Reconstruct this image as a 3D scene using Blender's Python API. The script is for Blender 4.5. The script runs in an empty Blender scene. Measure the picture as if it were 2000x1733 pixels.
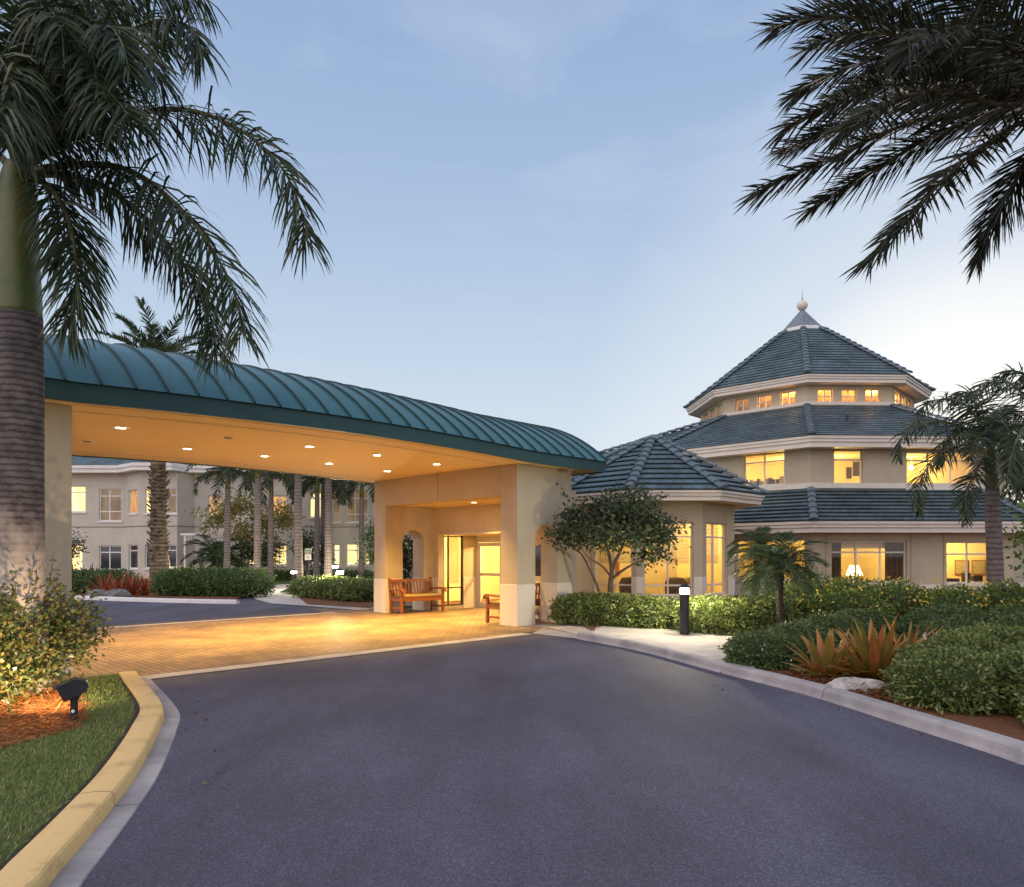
import bpy, math, random
import numpy as np
from math import sin, cos, pi, radians, sqrt, atan2
from mathutils import Vector, Matrix

random.seed(7)
rng = np.random.default_rng(7)
S = bpy.context.scene
COL = S.collection

# ------------------------------------------------------------------ camera
F = 1380.0
HZ = 1082.0
CAM_Z = 1.65
cd = bpy.data.cameras.new("camera")
cd.sensor_width = 36.0
cd.sensor_fit = 'HORIZONTAL'
cd.lens = 36.0 * F / 2000.0
cd.shift_y = (HZ - 866.5) / 2000.0
cd.clip_end = 3000
cam = bpy.data.objects.new("camera", cd)
COL.objects.link(cam)
cam.location = (0, 0, CAM_Z)
cam.rotation_euler = (radians(90), 0, 0)
S.camera = cam

# ------------------------------------------------------------------ sky, sun, exposure
SUN_AZ = radians(33)      # to the right of the view axis
SUN_EL = radians(3.0)
w = bpy.data.worlds.new("World")
S.world = w
w.use_nodes = True
nt = w.node_tree
nt.nodes.clear()
N = nt.nodes.new
out = N('ShaderNodeOutputWorld')
bg = N('ShaderNodeBackground')
sky = N('ShaderNodeTexSky')
sky.sky_type = 'NISHITA'
sky.sun_disc = False
sky.sun_elevation = SUN_EL
sky.sun_rotation = SUN_AZ
sky.air_density = 1.0
sky.dust_density = 0.6
sky.ozone_density = 2.5
bg.inputs['Strength'].default_value = 0.15
# thin evening cloud veil, laid out by direction on the sky itself
tc = N('ShaderNodeTexCoord')
mp = N('ShaderNodeMapping')
mp.inputs['Scale'].default_value = (1.6, 1.6, 4.5)
mp.inputs['Rotation'].default_value = (0.25, 0.35, 0.3)
nz = N('ShaderNodeTexNoise')
nz.inputs['Scale'].default_value = 2.2
nz.inputs['Detail'].default_value = 7
nz.inputs['Roughness'].default_value = 0.55
nz.inputs['Distortion'].default_value = 0.6
cr = N('ShaderNodeValToRGB')
cr.color_ramp.elements[0].position = 0.50
cr.color_ramp.elements[0].color = (0, 0, 0, 1)
cr.color_ramp.elements[1].position = 0.80
cr.color_ramp.elements[1].color = (0.30, 0.30, 0.30, 1)
mx = N('ShaderNodeMix'); mx.data_type = 'RGBA'
L = nt.links.new
L(tc.outputs['Generated'], mp.inputs['Vector'])
L(mp.outputs['Vector'], nz.inputs['Vector'])
L(nz.outputs['Fac'], cr.inputs['Fac'])
# vertical/sideways twilight tone
sep = N('ShaderNodeSeparateXYZ')
L(tc.outputs['Generated'], sep.inputs['Vector'])
zr = N('ShaderNodeValToRGB')
els = zr.color_ramp.elements
els[0].position = 0.0; els[0].color = (0.50, 0.52, 0.53, 1)
els[1].position = 1.0; els[1].color = (0.10, 0.17, 0.32, 1)
for p, c in ((0.16, (0.405, 0.465, 0.525, 1)), (0.27, (0.338, 0.412, 0.500, 1)), (0.43, (0.256, 0.334, 0.460, 1)), (0.62, (0.186, 0.266, 0.412, 1))):
    e = els.new(p); e.color = c
L(sep.outputs['Z'], zr.inputs['Fac'])
# afterglow toward the sun azimuth
dot = N('ShaderNodeVectorMath'); dot.operation = 'DOT_PRODUCT'
L(tc.outputs['Generated'], dot.inputs[0])
dot.inputs[1].default_value = (sin(SUN_AZ) * cos(radians(7)), cos(SUN_AZ) * cos(radians(7)), sin(radians(7)))
gr = N('ShaderNodeValToRGB')
ge = gr.color_ramp.elements
ge[0].position = 0.885; ge[0].color = (0, 0, 0, 1)
ge[1].position = 1.0; ge[1].color = (1, 1, 1, 1)
e = ge.new(0.97); e.color = (0.30, 0.30, 0.30, 1)
L(dot.outputs['Value'], gr.inputs['Fac'])
glow = N('ShaderNodeMix'); glow.data_type = 'RGBA'
L(gr.outputs['Color'], glow.inputs['Factor'])
L(zr.outputs['Color'], glow.inputs['A'])
glow.inputs['B'].default_value = (0.68, 0.665, 0.63, 1)
# Nishita sky carries a share of the colour; the twilight tone the rest
sc_ = N('ShaderNodeMix'); sc_.data_type = 'RGBA'
sc_.inputs['Factor'].default_value = 0.94
mul = N('ShaderNodeVectorMath'); mul.operation = 'SCALE'
mul.inputs['Scale'].default_value = 1.0
L(sky.outputs['Color'], mul.inputs[0])
gsc = N('ShaderNodeVectorMath'); gsc.operation = 'SCALE'
gsc.inputs['Scale'].default_value = 6.7
# rosy anti-twilight arch in the eastern half, opposite the set sun
east = N('ShaderNodeVectorMath'); east.operation = 'DOT_PRODUCT'
L(tc.outputs['Generated'], east.inputs[0])
east.inputs[1].default_value = (-sin(SUN_AZ) * .93, -cos(SUN_AZ) * .93, 0.36)
er = N('ShaderNodeValToRGB')
er.color_ramp.elements[0].position = 0.10; er.color_ramp.elements[0].color = (0, 0, 0, 1)
er.color_ramp.elements[1].position = 0.75; er.color_ramp.elements[1].color = (1, 1, 1, 1)
L(east.outputs['Value'], er.inputs['Fac'])
rosy = N('ShaderNodeMix'); rosy.data_type = 'RGBA'
L(er.outputs['Color'], rosy.inputs['Factor'])
L(glow.outputs['Result'], rosy.inputs['A'])
rosy.inputs['B'].default_value = (0.99, 0.90, 0.95, 1)
L(rosy.outputs['Result'], gsc.inputs[0])
L(mul.outputs['Vector'], sc_.inputs['A'])
L(gsc.outputs['Vector'], sc_.inputs['B'])
L(cr.outputs['Color'], mx.inputs['Factor'])
L(sc_.outputs['Result'], mx.inputs['A'])
mx.inputs['B'].default_value = (2.9, 3.2, 3.7, 1)
L(mx.outputs['Result'], bg.inputs['Color'])
L(bg.outputs['Background'], out.inputs['Surface'])

sd = bpy.data.lights.new("sun", 'SUN')
sd.energy = 0.25
sd.angle = radians(12)
sd.color = (1.0, 0.82, 0.66)
sun = bpy.data.objects.new("sun", sd)
COL.objects.link(sun)
dv = Vector((sin(SUN_AZ) * cos(radians(8)), cos(SUN_AZ) * cos(radians(8)), sin(radians(8))))
sun.rotation_euler = dv.to_track_quat('Z', 'Y').to_euler()
sun.location = (30, 50, 40)

S.view_settings.view_transform = 'Standard'
S.view_settings.look = 'None'
S.view_settings.exposure = 0.75
S.view_settings.gamma = 1.0
S.render.engine = 'CYCLES'
S.cycles.use_denoising = True
S.cycles.max_bounces = 8
S.cycles.diffuse_bounces = 4
S.cycles.transparent_max_bounces = 12
S.cycles.sample_clamp_indirect = 6.0
S.cycles.caustics_reflective = False
S.cycles.caustics_refractive = False

# ------------------------------------------------------------------ helpers
WO = {}     # object -> world origin of its mesh coordinates


def P(px, py, Y):
    return Vector(((px - 1000) / F * Y, Y, CAM_Z + (HZ - py) / F * Y))


def G(px, py, z=0.0):
    Y = (CAM_Z - z) * F / (py - HZ)
    return Vector(((px - 1000) / F * Y, Y, z))


def lerp(a, b, t):
    return a + (b - a) * t


class MB:
    def __init__(s):
        s.v = []; s.f = []; s.uv = []; s.mi = []

    def face(s, pts, uv=None, mi=0):
        b = len(s.v)
        s.v.extend([tuple(p) for p in pts])
        s.f.append(tuple(range(b, b + len(pts))))
        s.uv.append(uv); s.mi.append(mi)

    def addv(s, pts):
        b = len(s.v)
        s.v.extend([tuple(p) for p in pts])
        return b

    def fi(s, idx, uv=None, mi=0):
        s.f.append(tuple(idx)); s.uv.append(uv); s.mi.append(mi)

    def hexa(s, p, mi=0):
        # p: 8 points, bottom ccw 0-3, top 4-7
        b = s.addv(p)
        for q in ((3, 2, 1, 0), (4, 5, 6, 7), (0, 1, 5, 4), (1, 2, 6, 5), (2, 3, 7, 6), (3, 0, 4, 7)):
            s.fi([b + i for i in q], None, mi)

    def box(s, a, b, M=None, mi=0):
        x0, y0, z0 = a; x1, y1, z1 = b
        p = [Vector(q) for q in ((x0, y0, z0), (x1, y0, z0), (x1, y1, z0), (x0, y1, z0), (x0, y0, z1), (x1, y0, z1), (x1, y1, z1), (x0, y1, z1))]
        if M is not None:
            p = [M @ q for q in p]
        s.hexa(p, mi)

    def tube(s, pts, radii, n=10, cap=True, mi=0):
        pts = [Vector(p) for p in pts]
        if not hasattr(radii, '__len__'):
            radii = [radii] * len(pts)
        rings = []
        ref = None
        for i, p in enumerate(pts):
            t = (pts[min(i + 1, len(pts) - 1)] - pts[max(i - 1, 0)]).normalized()
            if ref is None:
                ref = Vector((1, 0, 0)) if abs(t.x) < 0.8 else Vector((0, 1, 0))
            a = (ref - t * ref.dot(t)).normalized()
            ref = a
            c = t.cross(a)
            rings.append(s.addv([p + (a * cos(2 * pi * k / n) + c * sin(2 * pi * k / n)) * radii[i] for k in range(n)]))
        for i in range(len(pts) - 1):
            for k in range(n):
                k2 = (k + 1) % n
                s.fi([rings[i] + k, rings[i] + k2, rings[i + 1] + k2, rings[i + 1] + k], None, mi)
        if cap:
            s.fi([rings[0] + k for k in reversed(range(n))], None, mi)
            s.fi([rings[-1] + k for k in range(n)], None, mi)

    def lathe(s, prof, n=24, c=(0, 0, 0), mi=0, cap=True):
        c = Vector(c)
        rings = [s.addv([c + Vector((r * cos(2 * pi * k / n), r * sin(2 * pi * k / n), z)) for k in range(n)]) for r, z in prof]
        for i in range(len(prof) - 1):
            for k in range(n):
                k2 = (k + 1) % n
                s.fi([rings[i] + k, rings[i] + k2, rings[i + 1] + k2, rings[i + 1] + k], None, mi)
        if not cap: return
        s.fi([rings[0] + k for k in reversed(range(n))], None, mi)
        s.fi([rings[-1] + k for k in range(n)], None, mi)

    def sphere(s, c, r, nu=20, nv=12, mi=0):
        prof = [(max(1e-4, r * sin(pi * j / nv)), -r * cos(pi * j / nv)) for j in range(nv + 1)]
        s.lathe(prof, nu, c, mi)

    def bar(s, a, b, wd, ht, up=(0, 0, 1), mi=0):
        # rectangular bar from a to b
        a = Vector(a); b = Vector(b)
        t = (b - a).normalized(); up = Vector(up)
        sd_ = t.cross(up)
        if sd_.length < 1e-4:
            sd_ = t.cross(Vector((1, 0, 0)))
        sd_.normalize(); u2 = sd_.cross(t).normalized()
        h, k = sd_ * wd / 2, u2 * ht / 2
        s.hexa([a - h - k, a + h - k, b + h - k, b - h - k, a - h + k, a + h + k, b + h + k, b - h + k], mi)

    def build(s, name, mat, parent=None, smooth=False):
        o_ = WO[parent.name] if parent is not None else Vector((0, 0, 0))
        me = bpy.data.meshes.new(name)
        va = np.array(s.v, dtype=np.float64).reshape(-1, 3) - np.array(o_)
        me.from_pydata(va.tolist(), [], s.f)
        if any(u is not None for u in s.uv):
            lay = me.uv_layers.new(name='UVMap')
            flat = []
            for f, u in zip(s.f, s.uv):
                for k in range(len(f)):
                    flat.extend(u[k] if u is not None else (0, 0))
            lay.data.foreach_set('uv', flat)
        mats = mat if isinstance(mat, (list, tuple)) else [mat]
        for m in mats:
            me.materials.append(m)
        if len(mats) > 1:
            me.polygons.foreach_set('material_index', s.mi)
        if smooth:
            me.polygons.foreach_set('use_smooth', [True] * len(s.f))
        me.update()
        ob = bpy.data.objects.new(name, me)
        COL.objects.link(ob)
        if parent is not None:
            ob.parent = parent
        WO[ob.name] = o_
        return ob


def tag(o, label=None, cat=None, group=None, kind=None):
    if label: o['label'] = label
    if cat: o['category'] = cat
    if group: o['group'] = group
    if kind: o['kind'] = kind
    return o


def thing(name, label, cat, loc=(0, 0, 0), group=None):
    o = bpy.data.objects.new(name, None)
    COL.objects.link(o)
    o.empty_display_size = 0.3
    o.location = loc
    WO[o.name] = Vector(loc)
    return tag(o, label, cat, group)


def copy_tree(o, parent=None):
    c = o.copy()
    COL.objects.link(c)
    WO[c.name] = Vector((0, 0, 0))
    if parent is not None:
        c.parent = parent
    for ch in list(o.children):
        copy_tree(ch, c)
    return c


def place_copy(src, loc, rz=0, sc=1.0, label=None, group=None):
    c = copy_tree(src)
    c.location = loc
    c.rotation_euler = (0, 0, rz)
    c.scale = (sc, sc, sc)
    if label: c['label'] = label
    if group: c['group'] = group
    return c


def bevel(o, wd=0.008, seg=2):
    m = o.modifiers.new('bevel', 'BEVEL')
    m.width = wd; m.segments = seg; m.limit_method = 'ANGLE'
    m.angle_limit = radians(40)
    return o


# ------------------------------------------------------------------ materials
def mat(name, c1, c2=None, rough=0.6, scale=3.0, bump=0.0, bscale=60.0, metal=0.0, detail=6, spec=None, ramp=(0.35, 0.65), coat=0.0):
    m = bpy.data.materials.new(name)
    m.use_nodes = True
    t = m.node_tree
    b = t.nodes['Principled BSDF']
    b.inputs['Roughness'].default_value = rough
    b.inputs['Metallic'].default_value = metal
    if spec is not None:
        b.inputs['Specular IOR Level'].default_value = spec
    if coat:
        b.inputs['Coat Weight'].default_value = coat
    if c2 is None:
        b.inputs['Base Color'].default_value = (*c1, 1)
    co = t.nodes.new('ShaderNodeTexCoord')
    if c2 is not None:
        n = t.nodes.new('ShaderNodeTexNoise')
        n.inputs['Scale'].default_value = scale
        n.inputs['Detail'].default_value = detail
        n.inputs['Roughness'].default_value = 0.65
        t.links.new(co.outputs['Object'], n.inputs['Vector'])
        r = t.nodes.new('ShaderNodeValToRGB')
        r.color_ramp.elements[0].position = ramp[0]; r.color_ramp.elements[0].color = (*c1, 1)
        r.color_ramp.elements[1].position = ramp[1]; r.color_ramp.elements[1].color = (*c2, 1)
        t.links.new(n.outputs['Fac'], r.inputs['Fac'])
        t.links.new(r.outputs['Color'], b.inputs['Base Color'])
    if bump:
        n2 = t.nodes.new('ShaderNodeTexNoise')
        n2.inputs['Scale'].default_value = bscale
        n2.inputs['Detail'].default_value = 4
        t.links.new(co.outputs['Object'], n2.inputs['Vector'])
        bp = t.nodes.new('ShaderNodeBump')
        bp.inputs['Strength'].default_value = bump
        bp.inputs['Distance'].default_value = 0.01
        t.links.new(n2.outputs['Fac'], bp.inputs['Height'])
        t.links.new(bp.outputs['Normal'], b.inputs['Normal'])
    return m


def leafmat(name, cols, trans=0.25, rough=0.45):
    m = bpy.data.materials.new(name)
    m.use_nodes = True
    t = m.node_tree
    b = t.nodes['Principled BSDF']
    b.inputs['Roughness'].default_value = rough
    b.inputs['Specular IOR Level'].default_value = 0.4
    g = t.nodes.new('ShaderNodeNewGeometry')
    r = t.nodes.new('ShaderNodeValToRGB')
    el = r.color_ramp.elements
    el[0].position = 0.0; el[0].color = (*cols[0], 1)
    el[1].position = 1.0; el[1].color = (*cols[-1], 1)
    for i, c in enumerate(cols[1:-1], 1):
        e = el.new(i / (len(cols) - 1)); e.color = (*c, 1)
    t.links.new(g.outputs['Random Per Island'], r.inputs['Fac'])
    t.links.new(r.outputs['Color'], b.inputs['Base Color'])
    tr = t.nodes.new('ShaderNodeBsdfTranslucent')
    t.links.new(r.outputs['Color'], tr.inputs['Color'])
    mx = t.nodes.new('ShaderNodeMixShader')
    mx.inputs['Fac'].default_value = trans
    t.links.new(b.outputs['BSDF'], mx.inputs[1])
    t.links.new(tr.outputs['BSDF'], mx.inputs[2])
    t.links.new(mx.outputs['Shader'], t.nodes['Material Output'].inputs['Surface'])
    return m


def emit(name, c, s):
    m = bpy.data.materials.new(name)
    m.use_nodes = True
    b = m.node_tree.nodes['Principled BSDF']
    b.inputs['Base Color'].default_value = (*c, 1)
    b.inputs['Emission Color'].default_value = (*c, 1)
    b.inputs['Emission Strength'].default_value = s
    return m


def glassmat(name, tint=(1, 1, 1), refl=0.12):
    m = bpy.data.materials.new(name)
    m.use_nodes = True
    t = m.node_tree
    t.nodes.remove(t.nodes['Principled BSDF'])
    tr = t.nodes.new('ShaderNodeBsdfTransparent'); tr.inputs['Color'].default_value = (*tint, 1)
    gl = t.nodes.new('ShaderNodeBsdfGlossy'); gl.inputs['Roughness'].default_value = 0.02
    lw = t.nodes.new('ShaderNodeLayerWeight'); lw.inputs['Blend'].default_value = 0.5
    pw = t.nodes.new('ShaderNodeMath'); pw.operation = 'POWER'; pw.inputs[1].default_value = 4.0
    fr = t.nodes.new('ShaderNodeMath'); fr.operation = 'MULTIPLY_ADD'; fr.inputs[1].default_value = 0.85; fr.inputs[2].default_value = 0.06
    t.links.new(lw.outputs['Facing'], pw.inputs[0]); t.links.new(pw.outputs[0], fr.inputs[0])
    mx = t.nodes.new('ShaderNodeMixShader')
    t.links.new(fr.outputs[0], mx.inputs['Fac'])
    t.links.new(tr.outputs['BSDF'], mx.inputs[1])
    t.links.new(gl.outputs['BSDF'], mx.inputs[2])
    t.links.new(mx.outputs['Shader'], t.nodes['Material Output'].inputs['Surface'])
    return m


def stucco(name, c1, c2):
    """stucco with broad weathering, faint vertical streaks and a sand grain"""
    m = mat(name, c1, c2, 0.85, 0.8, 0.28, 90)
    t = m.node_tree
    b = t.nodes['Principled BSDF']
    src = b.inputs['Base Color'].links[0].from_socket
    co = t.nodes.new('ShaderNodeTexCoord')
    mp = t.nodes.new('ShaderNodeMapping'); mp.inputs['Scale'].default_value = (5, 5, 0.35)
    n = t.nodes.new('ShaderNodeTexNoise'); n.inputs['Scale'].default_value = 2.0; n.inputs['Detail'].default_value = 6
    t.links.new(co.outputs['Object'], mp.inputs['Vector']); t.links.new(mp.outputs['Vector'], n.inputs['Vector'])
    r = t.nodes.new('ShaderNodeValToRGB')
    r.color_ramp.elements[0].position = 0.3; r.color_ramp.elements[0].color = (0.965, 0.962, 0.96, 1)
    r.color_ramp.elements[1].position = 0.6; r.color_ramp.elements[1].color = (1, 1, 1, 1)
    t.links.new(n.outputs['Fac'], r.inputs['Fac'])
    mu = t.nodes.new('ShaderNodeMix'); mu.data_type = 'RGBA'; mu.blend_type = 'MULTIPLY'; mu.inputs['Factor'].default_value = 1
    t.links.new(src, mu.inputs['A']); t.links.new(r.outputs['Color'], mu.inputs['B'])
    t.links.new(mu.outputs['Result'], b.inputs['Base Color'])
    return m


def tilemat(name, c1, c2, mortar):
    m = bpy.data.materials.new(name)
    m.use_nodes = True
    t = m.node_tree
    b = t.nodes['Principled BSDF']
    b.inputs['Roughness'].default_value = 0.55
    uv = t.nodes.new('ShaderNodeUVMap'); uv.uv_map = 'UVMap'
    br = t.nodes.new('ShaderNodeTexBrick')
    br.inputs['Color1'].default_value = (*c1, 1)
    br.inputs['Color2'].default_value = (*c2, 1)
    br.inputs['Mortar'].default_value = (*mortar, 1)
    br.inputs['Scale'].default_value = 1.0
    br.inputs['Mortar Size'].default_value = 0.012
    br.inputs['Brick Width'].default_value = 0.33
    br.inputs['Row Height'].default_value = 1.0
    br.offset = 0.5
    t.links.new(uv.outputs['UV'], br.inputs['Vector'])
    co = t.nodes.new('ShaderNodeTexCoord')
    n = t.nodes.new('ShaderNodeTexNoise'); n.inputs['Scale'].default_value = 1.3; n.inputs['Detail'].default_value = 8
    t.links.new(co.outputs['Object'], n.inputs['Vector'])
    r = t.nodes.new('ShaderNodeValToRGB')
    r.color_ramp.elements[0].position = 0.3; r.color_ramp.elements[0].color = (0.62, 0.62, 0.62, 1)
    r.color_ramp.elements[1].position = 0.7; r.color_ramp.elements[1].color = (1.25, 1.25, 1.25, 1)
    t.links.new(n.outputs['Fac'], r.inputs['Fac'])
    mu = t.nodes.new('ShaderNodeMix'); mu.data_type = 'RGBA'; mu.blend_type = 'MULTIPLY'; mu.inputs['Factor'].default_value = 1
    t.links.new(br.outputs['Color'], mu.inputs['A']); t.links.new(r.outputs['Color'], mu.inputs['B'])
    t.links.new(mu.outputs['Result'], b.inputs['Base Color'])
    return m


M = {}
M['wall'] = stucco('tan_stucco', (0.45, 0.385, 0.275), (0.525, 0.45, 0.325))
M['wall_base'] = stucco('pale_stucco', (0.70, 0.63, 0.53), (0.77, 0.70, 0.60))
M['wall_cream'] = stucco('cream_stucco', (0.56, 0.47, 0.32), (0.62, 0.525, 0.37))
M['far_wall'] = stucco('grey_cream_stucco', (0.50, 0.47, 0.40), (0.58, 0.545, 0.47))
M['soffit'] = mat('soffit_paint', (0.68, 0.53, 0.25), (0.74, 0.58, 0.28), 0.8, 0.6, 0.1, 120)
M['trim'] = mat('trim_paint', (0.66, 0.60, 0.52), (0.73, 0.67, 0.58), 0.6, 2.0, 0.08, 40)
M['white'] = mat('white_paint', (0.70, 0.68, 0.66), (0.80, 0.78, 0.75), 0.5, 2.0)
M['groove'] = mat('groove_dark', (0.16, 0.11, 0.06), None, 0.9)
M['tile'] = tilemat('slate_tile', (0.098, 0.150, 0.172), (0.070, 0.112, 0.132), (0.03, 0.045, 0.055))
M['ridge'] = mat('ridge_tile', (0.095, 0.14, 0.165), (0.13, 0.175, 0.20), 0.6, 4.0)
M['teal'] = mat('teal_metal', (0.032, 0.122, 0.128), (0.048, 0.158, 0.162), 0.34, 0.9, 0.05, 3.0, 0.15)
M['seam'] = mat('seam_metal', (0.012, 0.045, 0.052), (0.018, 0.06, 0.07), 0.5, 2.0)
M['fascia_teal'] = mat('fascia_metal', (0.016, 0.058, 0.058), (0.024, 0.075, 0.074), 0.5, 1.2)
M['copper'] = mat('lantern_metal', (0.16, 0.19, 0.21), (0.24, 0.27, 0.29), 0.45, 4.0, 0, 1, 0.3)
M['glass'] = glassmat('window_glass')
M['darkglass'] = mat('dark_glass', (0.02, 0.022, 0.03), (0.05, 0.05, 0.06), 0.06, 0.5, 0, 1, 0, 2, 0.7)
M['room'] = mat('room_wall', (0.72, 0.60, 0.36), (0.78, 0.66, 0.42), 0.9, 1.5)
M['blind'] = mat('blind_slat', (0.62, 0.50, 0.28), None, 0.7)
M['curtain'] = mat('dark_curtain', (0.10, 0.06, 0.03), (0.17, 0.11, 0.05), 0.9, 8)
M['lamp_on'] = emit('lamp_lens', (1.0, 0.80, 0.50), 14)
M['globe'] = emit('bollard_lens', (1.0, 0.84, 0.54), 750)
M['shade'] = emit('lamp_shade_glow', (1.0, 0.72, 0.30), 2.2)
M['wood'] = mat('teak', (0.19, 0.058, 0.02), (0.27, 0.09, 0.03), 0.45, 14, 0.1, 40)
M['cushion'] = mat('cushion_cloth', (0.30, 0.22, 0.09), (0.38, 0.29, 0.13), 0.9, 30, 0.2, 200)
M['black'] = mat('black_metal', (0.012, 0.012, 0.016), (0.02, 0.02, 0.026), 0.45, 8)
M['chair'] = mat('chair_dark', (0.03, 0.02, 0.015), None, 0.6)
M['paper'] = mat('picture_paper', (0.42, 0.37, 0.26), (0.30, 0.26, 0.18), 0.8, 12)
M['trunk_dark'] = mat('twig_bark', (0.06, 0.04, 0.025), (0.10, 0.07, 0.045), 0.9, 20, 0.4, 60)
M['bark_grey'] = mat('grey_bark', (0.13, 0.11, 0.10), (0.21, 0.18, 0.165), 0.9, 14, 0.5, 40)
M['core'] = mat('shaded_leaf_mass', (0.022, 0.036, 0.012), (0.045, 0.068, 0.022), 1.0, 9)


# ------------------------------------------------------------------ ground, road, kerbs
def asphalt():
    m = mat('asphalt', (0.070, 0.069, 0.100), (0.102, 0.099, 0.140), 0.78, 0.45, 0.6, 140, ramp=(0.3, 0.72))
    t = m.node_tree
    b = t.nodes['Principled BSDF']
    src = b.inputs['Base Color'].links[0].from_socket
    co = t.nodes.new('ShaderNodeTexCoord')
    v = t.nodes.new('ShaderNodeTexVoronoi'); v.inputs['Scale'].default_value = 120
    t.links.new(co.outputs['Object'], v.inputs['Vector'])
    bw = t.nodes.new('ShaderNodeRGBToBW'); t.links.new(v.outputs['Color'], bw.inputs['Color'])
    r = t.nodes.new('ShaderNodeValToRGB')
    e = r.color_ramp.elements
    e[0].position = 0.15; e[0].color = (0.70, 0.70, 0.70, 1)
    e[1].position = 0.86; e[1].color = (1.8, 1.77, 1.72, 1)
    k = e.new(0.6); k.color = (1.0, 1.0, 1.0, 1)
    t.links.new(bw.outputs['Val'], r.inputs['Fac'])
    # worn tracks and patches
    mp = t.nodes.new('ShaderNodeMapping'); mp.inputs['Scale'].default_value = (0.9, 0.25, 1); mp.inputs['Rotation'].default_value = (0, 0, radians(-40))
    n = t.nodes.new('ShaderNodeTexNoise'); n.inputs['Scale'].default_value = 0.9; n.inputs['Detail'].default_value = 7; n.inputs['Roughness'].default_value = 0.6
    t.links.new(co.outputs['Object'], mp.inputs['Vector']); t.links.new(mp.outputs['Vector'], n.inputs['Vector'])
    r2 = t.nodes.new('ShaderNodeValToRGB')
    r2.color_ramp.elements[0].position = 0.34; r2.color_ramp.elements[0].color = (0.66, 0.65, 0.66, 1)
    r2.color_ramp.elements[1].position = 0.62; r2.color_ramp.elements[1].color = (1.08, 1.08, 1.08, 1)
    t.links.new(n.outputs['Fac'], r2.inputs['Fac'])
    for rr in (r, r2):
        mu = t.nodes.new('ShaderNodeMix'); mu.data_type = 'RGBA'; mu.blend_type = 'MULTIPLY'; mu.inputs['Factor'].default_value = 1
        t.links.new(src, mu.inputs['A']); t.links.new(rr.outputs['Color'], mu.inputs['B'])
        src = mu.outputs['Result']
    t.links.new(src, b.inputs['Base Color'])
    return m


def pavermat():
    m = bpy.data.materials.new('brick_pavers'); m.use_nodes = True
    t = m.node_tree; b = t.nodes['Principled BSDF']
    b.inputs['Roughness'].default_value = 0.55
    b.inputs['Specular IOR Level'].default_value = 0.3
    co = t.nodes.new('ShaderNodeTexCoord')
    mp = t.nodes.new('ShaderNodeMapping'); mp.inputs['Rotation'].default_value = (0, 0, radians(45))
    br = t.nodes.new('ShaderNodeTexBrick')
    br.inputs['Color1'].default_value = (0.29, 0.195, 0.125, 1)
    br.inputs['Color2'].default_value = (0.19, 0.135, 0.098, 1)
    br.inputs['Mortar'].default_value = (0.07, 0.05, 0.035, 1)
    br.inputs['Scale'].default_value = 1.0
    br.inputs['Brick Width'].default_value = 0.23
    br.inputs['Row Height'].default_value = 0.115
    br.inputs['Mortar Size'].default_value = 0.008
    br.inputs['Bias'].default_value = -0.1
    t.links.new(co.outputs['Object'], mp.inputs['Vector']); t.links.new(mp.outputs['Vector'], br.inputs['Vector'])
    n = t.nodes.new('ShaderNodeTexNoise'); n.inputs['Scale'].default_value = 1.1; n.inputs['Detail'].default_value = 8
    t.links.new(co.outputs['Object'], n.inputs['Vector'])
    r = t.nodes.new('ShaderNodeValToRGB')
    r.color_ramp.elements[0].position = 0.3; r.color_ramp.elements[0].color = (0.6, 0.6, 0.6, 1)
    r.color_ramp.elements[1].position = 0.65; r.color_ramp.elements[1].color = (1.15, 1.15, 1.15, 1)
    t.links.new(n.outputs['Fac'], r.inputs['Fac'])
    mu = t.nodes.new('ShaderNodeMix'); mu.data_type = 'RGBA'; mu.blend_type = 'MULTIPLY'; mu.inputs['Factor'].default_value = 1
    t.links.new(br.outputs['Color'], mu.inputs['A']); t.links.new(r.outputs['Color'], mu.inputs['B'])
    t.links.new(mu.outputs['Result'], b.inputs['Base Color'])
    bp = t.nodes.new('ShaderNodeBump'); bp.inputs['Strength'].default_value = 0.4; bp.inputs['Distance'].default_value = 0.006
    inv = t.nodes.new('ShaderNodeMath'); inv.operation = 'SUBTRACT'; inv.inputs[0].default_value = 1
    t.links.new(br.outputs['Fac'], inv.inputs[1]); t.links.new(inv.outputs[0], bp.inputs['Height'])
    t.links.new(bp.outputs['Normal'], b.inputs['Normal'])
    return m


M['asphalt'] = asphalt()
M['paver'] = pavermat()
M['conc'] = mat('concrete', (0.40, 0.37, 0.34), (0.55, 0.51, 0.47), 0.85, 2.2, 0.3, 120)
M['kerbc'] = mat('kerb_concrete', (0.26, 0.245, 0.25), (0.46, 0.43, 0.42), 0.85, 1.6, 0.35, 70, detail=9)
M['yellow'] = mat('yellow_kerb_paint', (0.52, 0.35, 0.15), (0.82, 0.56, 0.23), 0.7, 3.2, 0.5, 70, detail=12, ramp=(0.30, 0.47))
M['soil'] = mat('turf_soil', (0.06, 0.085, 0.025), (0.10, 0.115, 0.04), 0.95, 5, 0.6, 50)
M['mulch'] = mat('bark_mulch', (0.10, 0.04, 0.015), (0.21, 0.085, 0.03), 0.95, 25, 0.9, 60, detail=10)
M['straw'] = leafmat('pine_straw', [(0.30, 0.10, 0.025), (0.42, 0.16, 0.04), (0.20, 0.07, 0.02), (0.48, 0.22, 0.07)], 0.1, 0.7)
M['grass'] = leafmat('grass_blade', [(0.14, 0.21, 0.045), (0.20, 0.28, 0.06), (0.27, 0.34, 0.09), (0.38, 0.36, 0.16)], 0.3, 0.5)

OX, OY = 0.12, 16.0
R2 = 1 / sqrt(2)


def W(u, v, z=0.0):
    """portal frame: u runs along the portal wall, v toward the building"""
    return Vector((OX + (v - u) * R2, OY + (u + v) * R2, z))


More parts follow.
